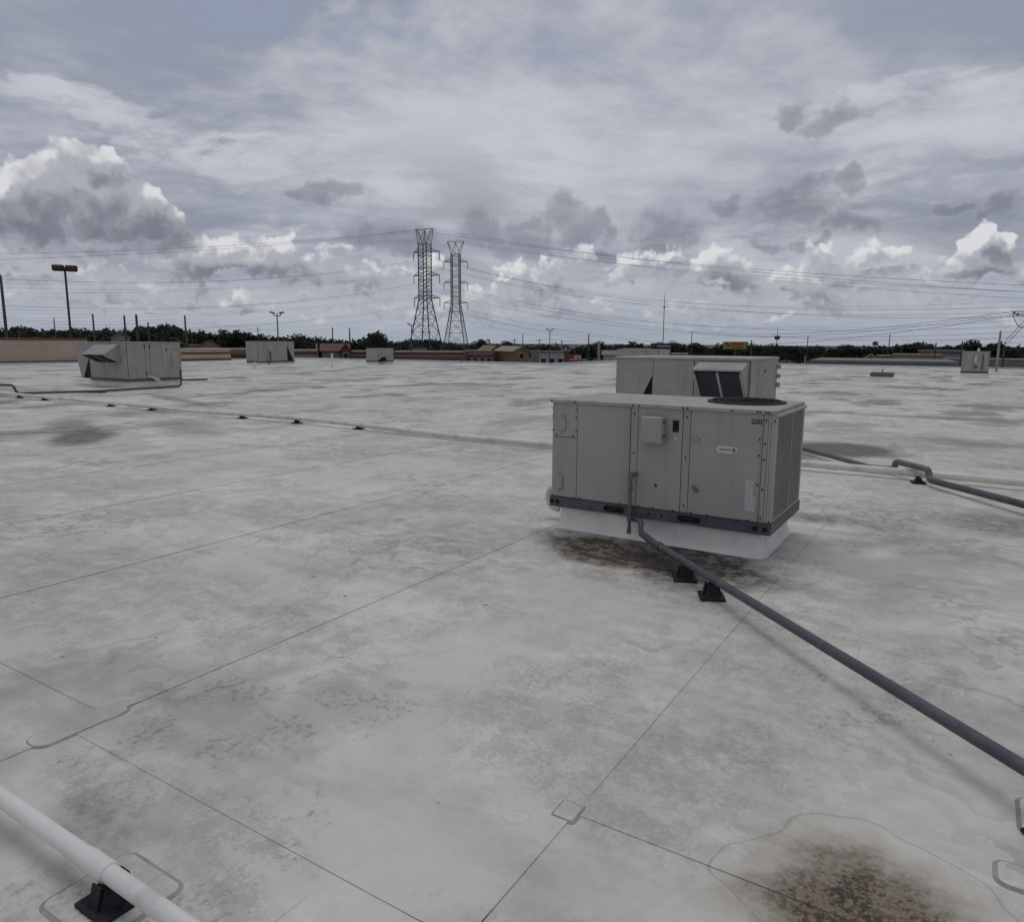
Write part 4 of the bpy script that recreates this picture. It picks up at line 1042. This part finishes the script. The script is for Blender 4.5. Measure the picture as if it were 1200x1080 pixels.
# ------------------------------------------------------------------ lattice towers and their lines
def tower(px, top, d, label, rz, mt, arm_l, arm_r):
    q = at(px, top, d); Hh = q.z - GZ
    t = thing('transmission_tower', label, 'lattice tower', (q.x, q.y, GZ), rz)
    zw = Hh * .49; zc = Hh * .895                             # waist and crown heights
    bw, ww = 5.0, 1.55
    def hw(z): return bw + (ww - bw) * min(z / zw, 1) if z < zw else ww
    mb = MB()
    for sx in (-1, 1):
        for sy in (-1, 1):
            mb.bar((sx * bw, sy * bw, 0), (sx * ww, sy * ww, zw), .28); mb.bar((sx * ww, sy * ww, zw), (sx * ww, sy * ww, zc), .26)
    mb.build('leg_frame', M[mt], t)
    mb = MB()
    lv = [0, .13, .25, .35, .43, .49]; zs = [Hh * l for l in lv] + [zw + (zc - zw) * k_ / 14 for k_ in range(1, 15)]
    for k_, (a, b) in enumerate(zip(zs[:-1], zs[1:])):
        wa, wb = hw(a), hw(b)
        for (c0, c1) in (((-1, -1), (1, -1)), ((1, -1), (1, 1)), ((1, 1), (-1, 1)), ((-1, 1), (-1, -1))):
            A0 = (c0[0] * wa, c0[1] * wa, a); A1 = (c1[0] * wa, c1[1] * wa, a); B0 = (c0[0] * wb, c0[1] * wb, b); B1 = (c1[0] * wb, c1[1] * wb, b)
            mb.bar(A0, B1, .105); mb.bar(A1, B0, .105)
            if k_ in (0, 1, 2, 4, 5) or k_ % 3 == 0: mb.bar(B0, B1, .11)
            if k_ < 3:                                        # redundant members in the big panels
                M0 = tuple((A0[i_] + B0[i_]) / 2 for i_ in range(3)); X = tuple((A0[i_] + A1[i_] + B0[i_] + B1[i_]) / 4 for i_ in range(3)); M1 = tuple((A1[i_] + B1[i_]) / 2 for i_ in range(3))
                mb.bar(M0, X, .06); mb.bar(M1, X, .06)
    mb.build('bracing', M[mt], t)
    mb = MB(); cw = 3.1                                       # crown that carries the earth wires
    for sy in (-1, 1):
        for sx in (-1, 1):
            mb.bar((sx * ww, sy * ww, zc), (sx * cw, sy * .4, Hh), .14); mb.bar((sx * ww, sy * ww, zc), (0, 0, Hh - .3), .10); mb.bar((0, sy * ww, zc), (sx * cw, sy * .4, Hh), .08)
    mb.bar((-cw, 0, Hh), (cw, 0, Hh), .16); mb.bar((-cw, -.4, Hh), (-cw, .4, Hh), .12); mb.bar((cw, -.4, Hh), (cw, .4, Hh), .12); mb.bar((0, 0, zc), (0, 0, Hh), .10)
    mb.build('crown', M[mt], t)
    tips = []
    for k_, fz in enumerate((.835, .665, .500)):
        z = Hh * fz
        for s_, L in ((-1, arm_l), (1, arm_r)):
            mb = MB(); tip = (s_ * L, 0, z + .1)
            for sy in (-1, 1):
                mb.bar((s_ * ww, sy * ww, z), tip, .15); mb.bar((s_ * ww, sy * ww, z + 1.3), tip, .11)
                for u in (.35, .7): mb.bar((s_ * (ww + (L - ww) * u), sy * ww * (1 - u), z + .05), (s_ * (ww + (L - ww) * (u - .18)), sy * ww * (1 - u + .18), z + 1.2 * (1 - u)), .07)
            arm = mb.build('cross_arm', M[mt], t)
            MB().cyl((s_ * L, 0, z), (s_ * L, 0, z - 2.6), .13, seg=6).build('insulator', M['insul'], arm)
            tips.append(Vector((s_ * L, 0, z - 2.6)))
    R_ = Matrix.Rotation(rz, 4, 'Z')
    W_ = lambda p: R_ @ Vector(p) + Vector((q.x, q.y, GZ))
    return [W_(p) for p in tips], [W_((-cw, 0, Hh)), W_((cw, 0, Hh))]
va = YAW + .12
t1, e1 = tower(497.3, 268.5, 250, 'left lattice transmission tower of the pair, the taller looking one', va - .55, 'steel', 4.3, 5.6)
t2, e2 = tower(533.8, 283.0, 284, 'right lattice transmission tower of the pair, standing farther away', va - .25, 'steel2', 4.6, 4.6)
NW = [0]
def wire(a, b, sag, label, r=.05, group='conductors of the transmission lines'):
    a = Vector(a); b = Vector(b); n = 28
    pts = [a.lerp(b, i / n) - Vector((0, 0, 4 * sag * (i / n) * (1 - i / n))) for i in range(n + 1)]
    o = MB().tube(pts, r, 5, caps=False).build('power_line', M['wire']); return tag(o, label, 'power line', group)
lvl = ('top', 'middle', 'bottom')
# towards the left, to a tower out of sight
for k_, (yl, sg) in enumerate(((308, 5.5), (338, 6.0), (372, 4.2))):
    for j in (0, 1):
        far = at(-330 - j * 60, yl - 6 + j * 7 + (12 if k_ == 2 else 0), 190 + j * 12)
        wire(t1[k_ * 2 + j], far, sg, f'{lvl[k_]} level power line sagging left from the {"near" if j == 0 else "outer"} arms of the left tower', .034 if j == 0 else .018)
        far2 = at(-330 - j * 60, yl + 10 + j * 8 + (8 if k_ == 2 else 0), 225 + j * 12)
        wire(t2[k_ * 2 + j], far2, sg, f'{lvl[k_]} level power line sagging left from the {"left" if j == 0 else "right"} arms of the right tower', .022)
for j in (0, 1):
    wire(e1[j], at(-330, 298 + j * 12, 190), 2.5, f'thin earth wire running left from the {"left" if j == 0 else "right"} horn of the left tower', .03)
# towards the right
for k_, (yr, sg) in enumerate(((322, 9.5), (338, 10.5), (352, 11.0))):
    for j in (0, 1):
        wire(t2[k_ * 2 + j], at(1560 + j * 40, yr + j * 8, 205 + j * 10), sg, f'{lvl[k_]} level power line sagging right from the {"left" if j == 0 else "right"} arms of the right tower', .034 if j else .020)
        wire(t1[k_ * 2 + j], at(1560 + j * 40, yr + 18 + j * 8, 175 + j * 10), sg, f'{lvl[k_]} level power line sagging right from the {"left" if j == 0 else "right"} arms of the left tower', .028)
for j in (0, 1):
    wire(e1[j], at(1500, 344 + j * 12, 190), 3.5, f'thin earth wire running right from the {"left" if j == 0 else "right"} horn of the left tower', .035)
    wire(e2[j], at(1500, 352 + j * 12, 215), 3.5, f'thin earth wire running right from the {"left" if j == 0 else "right"} horn of the right tower', .03)
# nearer street line on the right, with the strain insulator at the frame's edge
for j, (ya, yb) in enumerate(((386, 362), (388, 364.5), (397, 366))):
    a = at(830 - j * 25, ya + 1, 150); b = at(1186 + j * 3, yb + 3.5, 62)
    wire(a, b, 1.1 + j * .2, f'{("upper", "middle", "lower")[j]} street wire climbing right to the strain insulators', .018, 'street wires')
    wire(b, at(1290, 352 + j * 7, 50), .12, f'{("upper", "middle", "lower")[j]} street wire beyond the strain insulators', .03, 'street wires')
for j in (0, 1):
    wire(at(1178 + j * 4, 400 + j * .5, 62), at(1245 + j * 6, 325, 56), .05, f'{("first", "second")[j]} guy wire leaning up from the white pole', .02, 'guy wires')
    q = at(1187 + j * 4, 367 + j * 2, 62); t = thing('strain_insulator', f'{("upper", "lower")[j]} strain insulator where the street wires meet', 'insulator', q)
    for u in range(4): MB().cyl((u * .10 * cos(YAW + .6), u * .10 * sin(YAW + .6), u * .02), (u * .10 * cos(YAW + .6) + .03, u * .10 * sin(YAW + .6), u * .02), .10, seg=10).build('disc', M['insul'], t)
wire(at(1187, 369, 62), at(1215, 368, 60), .9, 'slack jumper loop hanging below the strain insulators', .025, 'street wires')
# distribution wires along the street on the left
for j, (ya, yb) in enumerate(((372, 372.5), (375.5, 376), (379, 380.5), (383, 384))):
    wire(at(-60, ya - 4, 150), at(216.5, yb, 135), .9, f'{("top", "second", "third", "lowest")[j]} distribution wire strung to the pole by the curved street lamp', .014, 'distribution wires')
for j, (ya, yb) in enumerate(((373, 386), (376.5, 389), (384, 393))):
    wire(at(216.5, ya, 135), at(389.5, yb, 190), 1.2, f'{("top", "middle", "lowest")[j]} distribution wire from the curved lamp pole to the pole before the red roof', .014, 'distribution wires')
for j, (ya, yb) in enumerate(((383, 390), (387, 394), (392, 397))):
    wire(at(409.5, ya + 4, 190), at(690, yb + 3, 160), 2.2, f'{("top", "middle", "lowest")[j]} distribution wire passing before the lattice towers', .012, 'distribution wires')

# ------------------------------------------------------------------ poles and lamps
def pole(px, top, d, r, mtl, label, arms=0, name='utility_pole', cat='utility pole'):
    q = at(px, top, d); h = q.z - GZ; t = thing(name, label, cat, (q.x, q.y, GZ), YAW)
    MB().cyl((0, 0, 0), (0, 0, h), r * 1.25, r * .8, seg=10).build('pole', M[mtl], t)
    for k_ in range(arms):
        z = h - .5 - k_ * 1.1; ar = MB().box((-1.1, -.06, z - .06), (1.1, .06, z + .06)).build('cross_arm', M['wood'], t)
        for x_ in (-.95, -.4, .4, .95): MB().cyl((x_, 0, z + .061), (x_, 0, z + .24), .05, seg=6).build('insulator', M['insul'], ar)
    if not arms: MB().cyl((0, 0, h), (0, 0, h + .12), r * .5, r * .3, seg=8).build('cap', M[mtl], t)
    return t, h
pole(0.5, 323, 84, .14, 'steel', 'thick grey steel pole rising behind the tall tan parapet')
pole(108.5, 368, 150, .17, 'wood', 'wooden utility pole between the brown lamp and the wide unit')
pole(145.5, 370, 150, .20, 'wood', 'wooden utility pole, left one of a close pair behind the wide unit')
pole(159.5, 369, 132, .22, 'wood', 'stouter wooden utility pole, right one of the close pair behind the wide unit')
pole(173.5, 378, 140, .16, 'wood', 'short wooden pole behind the wide unit')
pole(63, 373, 210, .15, 'wood', 'distant thin pole among trees beside the brown lamp')
pole(22, 384, 160, .14, 'wood', 'thin pole in front of trees behind the tall tan parapet')
sp, sh_ = pole(216.5, 370, 135, .17, 'wood', 'utility pole carrying a curved street lamp arm')
MB().tube([(0, 0, sh_ - 5.2), (-.8, 0, sh_ - 4.3), (-1.8, 0, sh_ - 3.7), (-2.2, 0, sh_ - 3.65)], .06, 8).box((-2.8, -.12, sh_ - 3.74), (-2.15, .12, sh_ - 3.60), .03).build('lamp_arm', M['lampgrey'], sp)
pole(302, 383, 240, .16, 'wood', 'distant thin pole over trees behind the unit with triangular opening')
pole(371, 403, 150, .26, 'concrete', 'short pale grey post left of the red roofed building')
pole(389.5, 384, 190, .17, 'wood', 'utility pole in front of the red roofed building')
pole(409.5, 385, 190, .19, 'wood', 'utility pole at the right end of the red roofed building')
pole(557, 400, 260, .16, 'wood', 'thin pole just right of the lattice towers')
pole(603, 397, 250, .18, 'wood', 'pole rising behind the larger ochre gable', 1)
pole(612.7, 391, 240, .15, 'steel', 'thin steel pole above the larger ochre gable')
pole(632, 397, 230, .15, 'wood', 'thin pole left of the white winged lamp', 1)
pole(651.5, 401, 200, .17, 'wood', 'pole in front of the plain white building', 1)
pole(658.5, 399, 190, .20, 'concrete', 'pale pole at the end of the plain white building')
pole(690, 392, 160, .15, 'steel', 'dark steel pole right of the red sign')
pole(702, 401, 120, .28, 'concrete', 'thick pale concrete pole before the grey house')
pole(811, 388, 260, .14, 'steel', 'thin pole between the two billboards')
pole(881, 399, 160, .17, 'wood', 'wooden pole right beside the yellow billboard')
pole(947, 393, 280, .15, 'steel', 'thin pole over the wood right of the large hooded unit')
pole(943.5, 417, 130, .12, 'concrete', 'small white post in front of the dark wood')
pole(1043, 392, 260, .15, 'wood', 'thin pole left of the broad tree above the stucco shops')
pole(1097, 402, 170, .16, 'wood', 'wooden pole in front of the stucco shops')
pole(1128, 400, 190, .15, 'wood', 'thin wooden pole behind the boxy far unit')
pole(1172.5, 389, 62.5, .085, 'concrete', 'white pole with guy wires right of the boxy far unit', 0)
pole(1177, 408, 120, .14, 'wood', 'thin wooden pole just behind the white guyed pole')
pole(1057, 404, 220, .13, 'steel', 'thin pole beside the broad tree above the stucco shops')
# antenna mast and distant lattice mast
q = at(779, 347, 200); t = thing('antenna_mast', 'tall slender antenna mast above the dark billboard', 'antenna', (q.x, q.y, GZ))
MB().cyl((0, 0, 0), (0, 0, q.z - GZ), .16, .07, seg=8).build('mast', M['steel'], t); MB().cyl((0, 0, q.z - GZ), (0, 0, q.z - GZ + 1.0), .05, .03, seg=6).box((-.3, -.05, q.z - GZ - 3), (.3, .05, q.z - GZ - 2.7)).build('aerial', M['steel'], t)
q = at(911.5, 384.5, 520); t = thing('radio_mast', 'distant radio mast with a platform over the wood', 'antenna', (q.x, q.y, GZ)); hm = q.z - GZ
MB().cyl((0, 0, 0), (0, 0, hm), .45, .12, seg=6).build('mast', M['steel'], t); MB().cyl((0, 0, hm - 7.5), (0, 0, hm - 5.0), 1.6, 1.9, seg=8).build('platform', M['steel'], t)
q = at(1026, 399.5, 420); t = thing('radio_mast', 'distant short mast with antennas left of the broad tree', 'antenna', (q.x, q.y, GZ)); hm = q.z - GZ
MB().cyl((0, 0, 0), (0, 0, hm), .4, .3, seg=6).build('mast', M['steel'], t); MB().cyl((0, 0, hm - 2.2), (0, 0, hm - .4), 1.3, seg=8).build('platform', M['steel'], t)
# lamps
q = at(75.5, 310, 84); t = thing('parking_lamp', 'tall brown parking lot lamp with wide flat heads', 'street lamp', (q.x, q.y, GZ), YAW + .5); hl = q.z - GZ
MB().cyl((0, 0, 0), (0, 0, hl - .3), .13, .09, seg=10).build('pole', M['lampbrown'], t)
for s_ in (-1, 1):
    MB().box((s_ * .55 - .52, -.42, hl - .62), (s_ * .55 + .52, .42, hl - .06), .10).build('lamp_head', M['lampbrown'], t); MB().box((s_ * .08 - .06, -.05, hl - .35), (s_ * .08 + .06, .05, hl - .22)).build('bracket', M['lampbrown'], t)
def winged(px, top, d, label, sp_, mtl='lampgrey'):
    q = at(px, top, d); h = q.z - GZ; t = thing('parking_lamp', label, 'street lamp', (q.x, q.y, GZ), YAW + .1)
    MB().cyl((0, 0, 0), (0, 0, h - .1), .13, .08, seg=8).build('pole', M[mtl], t)
    for s_ in (-1, 1):
        MB().tube([(0, 0, h - .55), (s_ * sp_ * .45, 0, h - .45), (s_ * sp_ * .55, 0, h - .1)], .06, 6).build('arm', M[mtl], t)
        MB().prism([(s_ * sp_ * .30, h - .02), (s_ * sp_ * .95, h + .12), (s_ * sp_, h - .05), (s_ * sp_ * .35, h - .24)], -.25, .25, 'y').build('lamp_head', M[mtl], t)
winged(324.5, 366, 110, 'grey twin headed lamp above the unit with triangular opening', 1.0)
winged(644.5, 385.5, 170, 'white winged twin lamp above the plain white building', 1.0)
winged(482, 379, 150, 'small twin lamp standing before the left lattice tower', .9)

# ------------------------------------------------------------------ buildings beyond the roof
def shed(px0, px1, top, d, depth, label, wall='tan', roofm='greyroof', roof_h=0.0, overhang=.4, windows=0, band=None, name='building', rot=.0, fascia=None, doors=0):
    """building whose wall tops meet photo row `top` between two photo columns at distance d"""
    a = at(px0, top, d); b = at(px1, top, d); w = (b - a).length; h = (a.z + b.z) / 2 - GZ
    ang = atan2(b.y - a.y, b.x - a.x) + rot
    t = thing(name, label, 'building', (a.x, a.y, GZ), ang)
    MB().box((0, 0, 0), (w, depth, h)).build('wall', M[wall], t)
    if roof_h > 0:
        o_ = overhang
        mb = MB().prism([(-o_, h + .005), (depth + o_, h + .005), (depth / 2, h + roof_h)], -o_, w + o_, 'x'); mb.build('roof', M[roofm], t)
    else:
        MB().box((-.15, -.15, h + .003), (w + .15, depth + .15, h + .35)).build('roof', M[roofm], t)
    if fascia: MB().box((-.08, -.09, h - fascia[1]), (w + .08, -.005, h - fascia[1] + fascia[2])).build('fascia', M[fascia[0]], t)
    for i_ in range(windows):
        x_ = w * (i_ + .5) / windows; ww_ = min(1.6, w / windows * .55)
        wn = MB().box((x_ - ww_ / 2 - .08, -.06, h - 3.1), (x_ + ww_ / 2 + .08, -.004, h - 1.25)).build('window', M['whitewall'], t)
        MB().box((x_ - ww_ / 2, -.075, h - 3.0), (x_ + ww_ / 2, -.062, h - 1.35)).build('pane', M['glassdark'], wn)
    return t, w, h
def gable(px0, px1, eave, ridge, d, depth, label, wall, roofm, windows=0, name='building', rot=0.0):
    """building with its gable end to the viewer"""
    a = at(px0, eave, d); b = at(px1, eave, d); w = (b - a).length; h = (a.z + b.z) / 2 - GZ; rh = (eave - ridge) / FPX * d
    t = thing(name, label, 'building', (a.x, a.y, GZ), atan2(b.y - a.y, b.x - a.x) + rot)
    MB().prism([(0, 0), (w, 0), (w, h), (w / 2, h + rh), (0, h)], 0, depth, 'y').build('wall', M[wall], t)
    mb = MB(); e = .35
    for s_ in (0, 1):
        x0 = -e if s_ == 0 else w + e; z0 = h - rh / (w / 2) * e
        mb.prism([(x0, z0 + .02), (w / 2, h + rh + .02), (w / 2, h + rh + .24), (x0, z0 + .24)], -e, depth + e, 'y')
    mb.build('roof', M[roofm], t)
    for i_ in range(windows):
        x_ = w * (i_ + .5) / windows
        wn = MB().box((x_ - .6, -.06, h - 1.6), (x_ + .6, -.004, h - .4)).build('window', M['whitewall'], t); MB().box((x_ - .5, -.075, h - 1.5), (x_ + .5, -.062, h - .5)).build('pane', M['glassdark'], wn)
    return t
shed(212, 296, 411.5, 118, 14, 'long tan shop building with red fascia beyond the low banded wall', 'tan', 'rooftan', fascia=('redroof', 1.0, .6))
shed(296, 372, 412.5, 135, 14, 'brown and red shop row behind the unit with triangular opening', 'redwall', 'rooftan', fascia=('tan', .9, .5), windows=6)
gable(233, 257, 405.5, 399.5, 150, 9, 'tan gabled house with a red side, above the long tan shop', 'tan', 'redwall', 1)
gable(130, 152, 396, 391, 165, 9, 'pale yellow gabled house behind the wide unit', 'rooftan', 'greyroof', 1)
shed(223, 233.5, 406, 146, 6, 'small red side building beside the tan gabled house', 'redwall', 'greyroof')
shed(377, 408, 411.5, 150, 12, 'pale pink building under a red hipped roof', 'tan', 'redroof', 1.5, windows=4)
gable(399, 411, 411, 404.5, 149, 8, 'small red gable at the end of the red hipped roof', 'redwall', 'redroof', 1)
shed(411, 432, 413, 160, 10, 'low red brick shop left of the small pale unit', 'redwall', 'rooftan', windows=3, fascia=('tan', .8, .4))
shed(462, 545, 413.5, 170, 14, 'long low red brick shop row under the lattice towers', 'redwall', 'rooftan', windows=9, fascia=('tan', .9, .45))
shed(545, 577, 412.5, 172, 14, 'tan shop at the end of the brick row under the towers', 'tan', 'greyroof', windows=4, fascia=('redwall', 1.2, .6))
shed(484, 500, 410, 190, 8, 'small white building between the legs of the left tower', 'whitewall', 'greyroof', windows=2)
gable(575, 589, 411, 406, 185, 14, 'smaller ochre gabled building right of the towers', 'ochre', 'ochre', 1, rot=.25)
gable(602, 621, 412, 407, 165, 16, 'larger ochre gabled building left of the plain white one', 'ochre', 'rooftan', 1, rot=.3)
shed(590, 603, 414, 190, 10, 'low brown building between the two ochre gables', 'redwall', 'greyroof', windows=2)
shed(622, 632, 412.5, 190, 10, 'grey block between the ochre gable and the white building', 'greywall', 'greyroof')
shed(632, 662, 413.5, 175, 12, 'plain white flat roofed building', 'whitewall', 'greyroof', windows=3)
shed(661, 668, 412, 150, 8, 'small brown building beside the red sign', 'redwall', 'greyroof')
shed(707, 727, 416, 165, 10, 'grey house with pitched roof right of the concrete pole', 'whitewall', 'greyroof', 1.0, windows=4)
shed(729, 762, 410, 190, 10, 'white building mostly hidden by the large hooded unit', 'whitewall', 'greyroof')
shed(787, 806, 416, 180, 12, 'pale flat building behind the large hooded unit', 'greywall', 'rooftan')
shed(950, 1122, 426.2, 100, 18, 'long low grey building just beyond the far roof edge', 'greywall', 'greyroof')
gable(1014, 1027, 420, 416.5, 190, 8, 'small stucco shop with a brown gabled front', 'tan', 'rooftan', 1)
shed(1028, 1045, 418, 195, 8, 'stucco shop with stepped front beside the small gable', 'tan', 'rooftan', windows=2)
shed(1046, 1104, 417, 185, 12, 'wide stucco shop with brown band of windows', 'tan', 'rooftan', windows=7, fascia=('ochre', 1.5, .5))
shed(1104, 1204, 422.5, 200, 16, 'long dark shop row with pale sign band behind the boxy far unit', 'greywall', 'greyroof', windows=12, fascia=('tan', .9, .7))
shed(1076, 1130, 411.5, 250, 12, 'brown roofed building among trees behind the stucco shops', 'greywall', 'greyroof', fascia=('redwall', .8, .5))

# ------------------------------------------------------------------ signs
def board(px0, px1, top, bot, d, label, mtl, name='billboard', posts=1, cat='billboard'):
    a = at(px0, bot, d); b = at(px1, bot, d); tp = at(px0, top, d); w = (b - a).length; h = tp.z - a.z; z = (a.z + b.z) / 2 - GZ
    t = thing(name, label, cat, (a.x, a.y, GZ), atan2(b.y - a.y, b.x - a.x))
    MB().box((0, 0, z), (w, .35, z + h), .03).build('panel', M[mtl], t)
    MB().box((-.08, .10, z - .08), (w + .08, .45, z - .005)).build('walkway', M['boardback'], t)
    for i_ in range(posts): 
        x_ = w * (i_ + .5) / posts; MB().cyl((x_, .6, 0), (x_, .6, z + h * .8), .22, seg=10).build('post', M['steel'], t)
    return t, w, h, z
t, w, h, z = board(847, 876, 400.3, 409, 175, 'yellow billboard with dark print beside a wooden pole', 'yellow')
MB().box((w * .36, -.02, z + h * .42), (w * .82, -.004, z + h * .92)).build('printed_picture', M['orange'], t)
MB().box((w * .42, -.035, z + h * .52), (w * .60, -.022, z + h * .62)).build('printed_line', M['yellow'], t)
MB().prism([(w * .06, z + h * .85), (w * .16, z + h * .85), (w * .32, z + h * .35), (w * .24, z + h * .35)], -.02, -.004, 'y').build('printed_shape', M['signblack'], t)
MB().box((w * .34, -.02, z + h * .16), (w * .84, -.004, z + h * .24)).build('printed_line', M['signblack'], t)
MB().box((w * .95, -.02, z + h * .02), (w * .999, -.004, z + h * .98)).build('printed_edge', M['signblack'], t)
t, w, h, z = board(762.5, 787, 402.3, 409, 165, 'dark billboard with a line of pale writing', 'signblack')
for i_ in range(7): MB().box((w * (.30 + .094 * i_), -.02, z + h * .34), (w * (.365 + .094 * i_), -.004, z + h * .68)).build('pale_stroke', M['alu'], t)
MB().box((w * .05, -.02, z + h * .25), (w * .18, -.004, z + h * .7)).build('printed_shape', M['signred'], t)
t, w, h, z = board(666.5, 681, 416.0, 426, 110, 'red sign with white writing above the far roof edge', 'signred', 'shop_sign', 2, 'sign')
MB().box((w * .42, -.02, z + h * .40), (w * .97, -.004, z + h * .95)).build('white_panel', M['white'], t)
for (xa, xb, za, zb_) in ((.46, .60, .72, .90), (.64, .90, .72, .88), (.46, .56, .46, .60), (.60, .92, .46, .62)): MB().box((w * xa, -.035, z + h * za), (w * xb, -.022, z + h * zb_)).build('printed_block', M['signred'], t)
MB().box((w * .08, -.02, z + h * .42), (w * .36, -.004, z + h * .56)).build('printed_line', M['alu'], t)
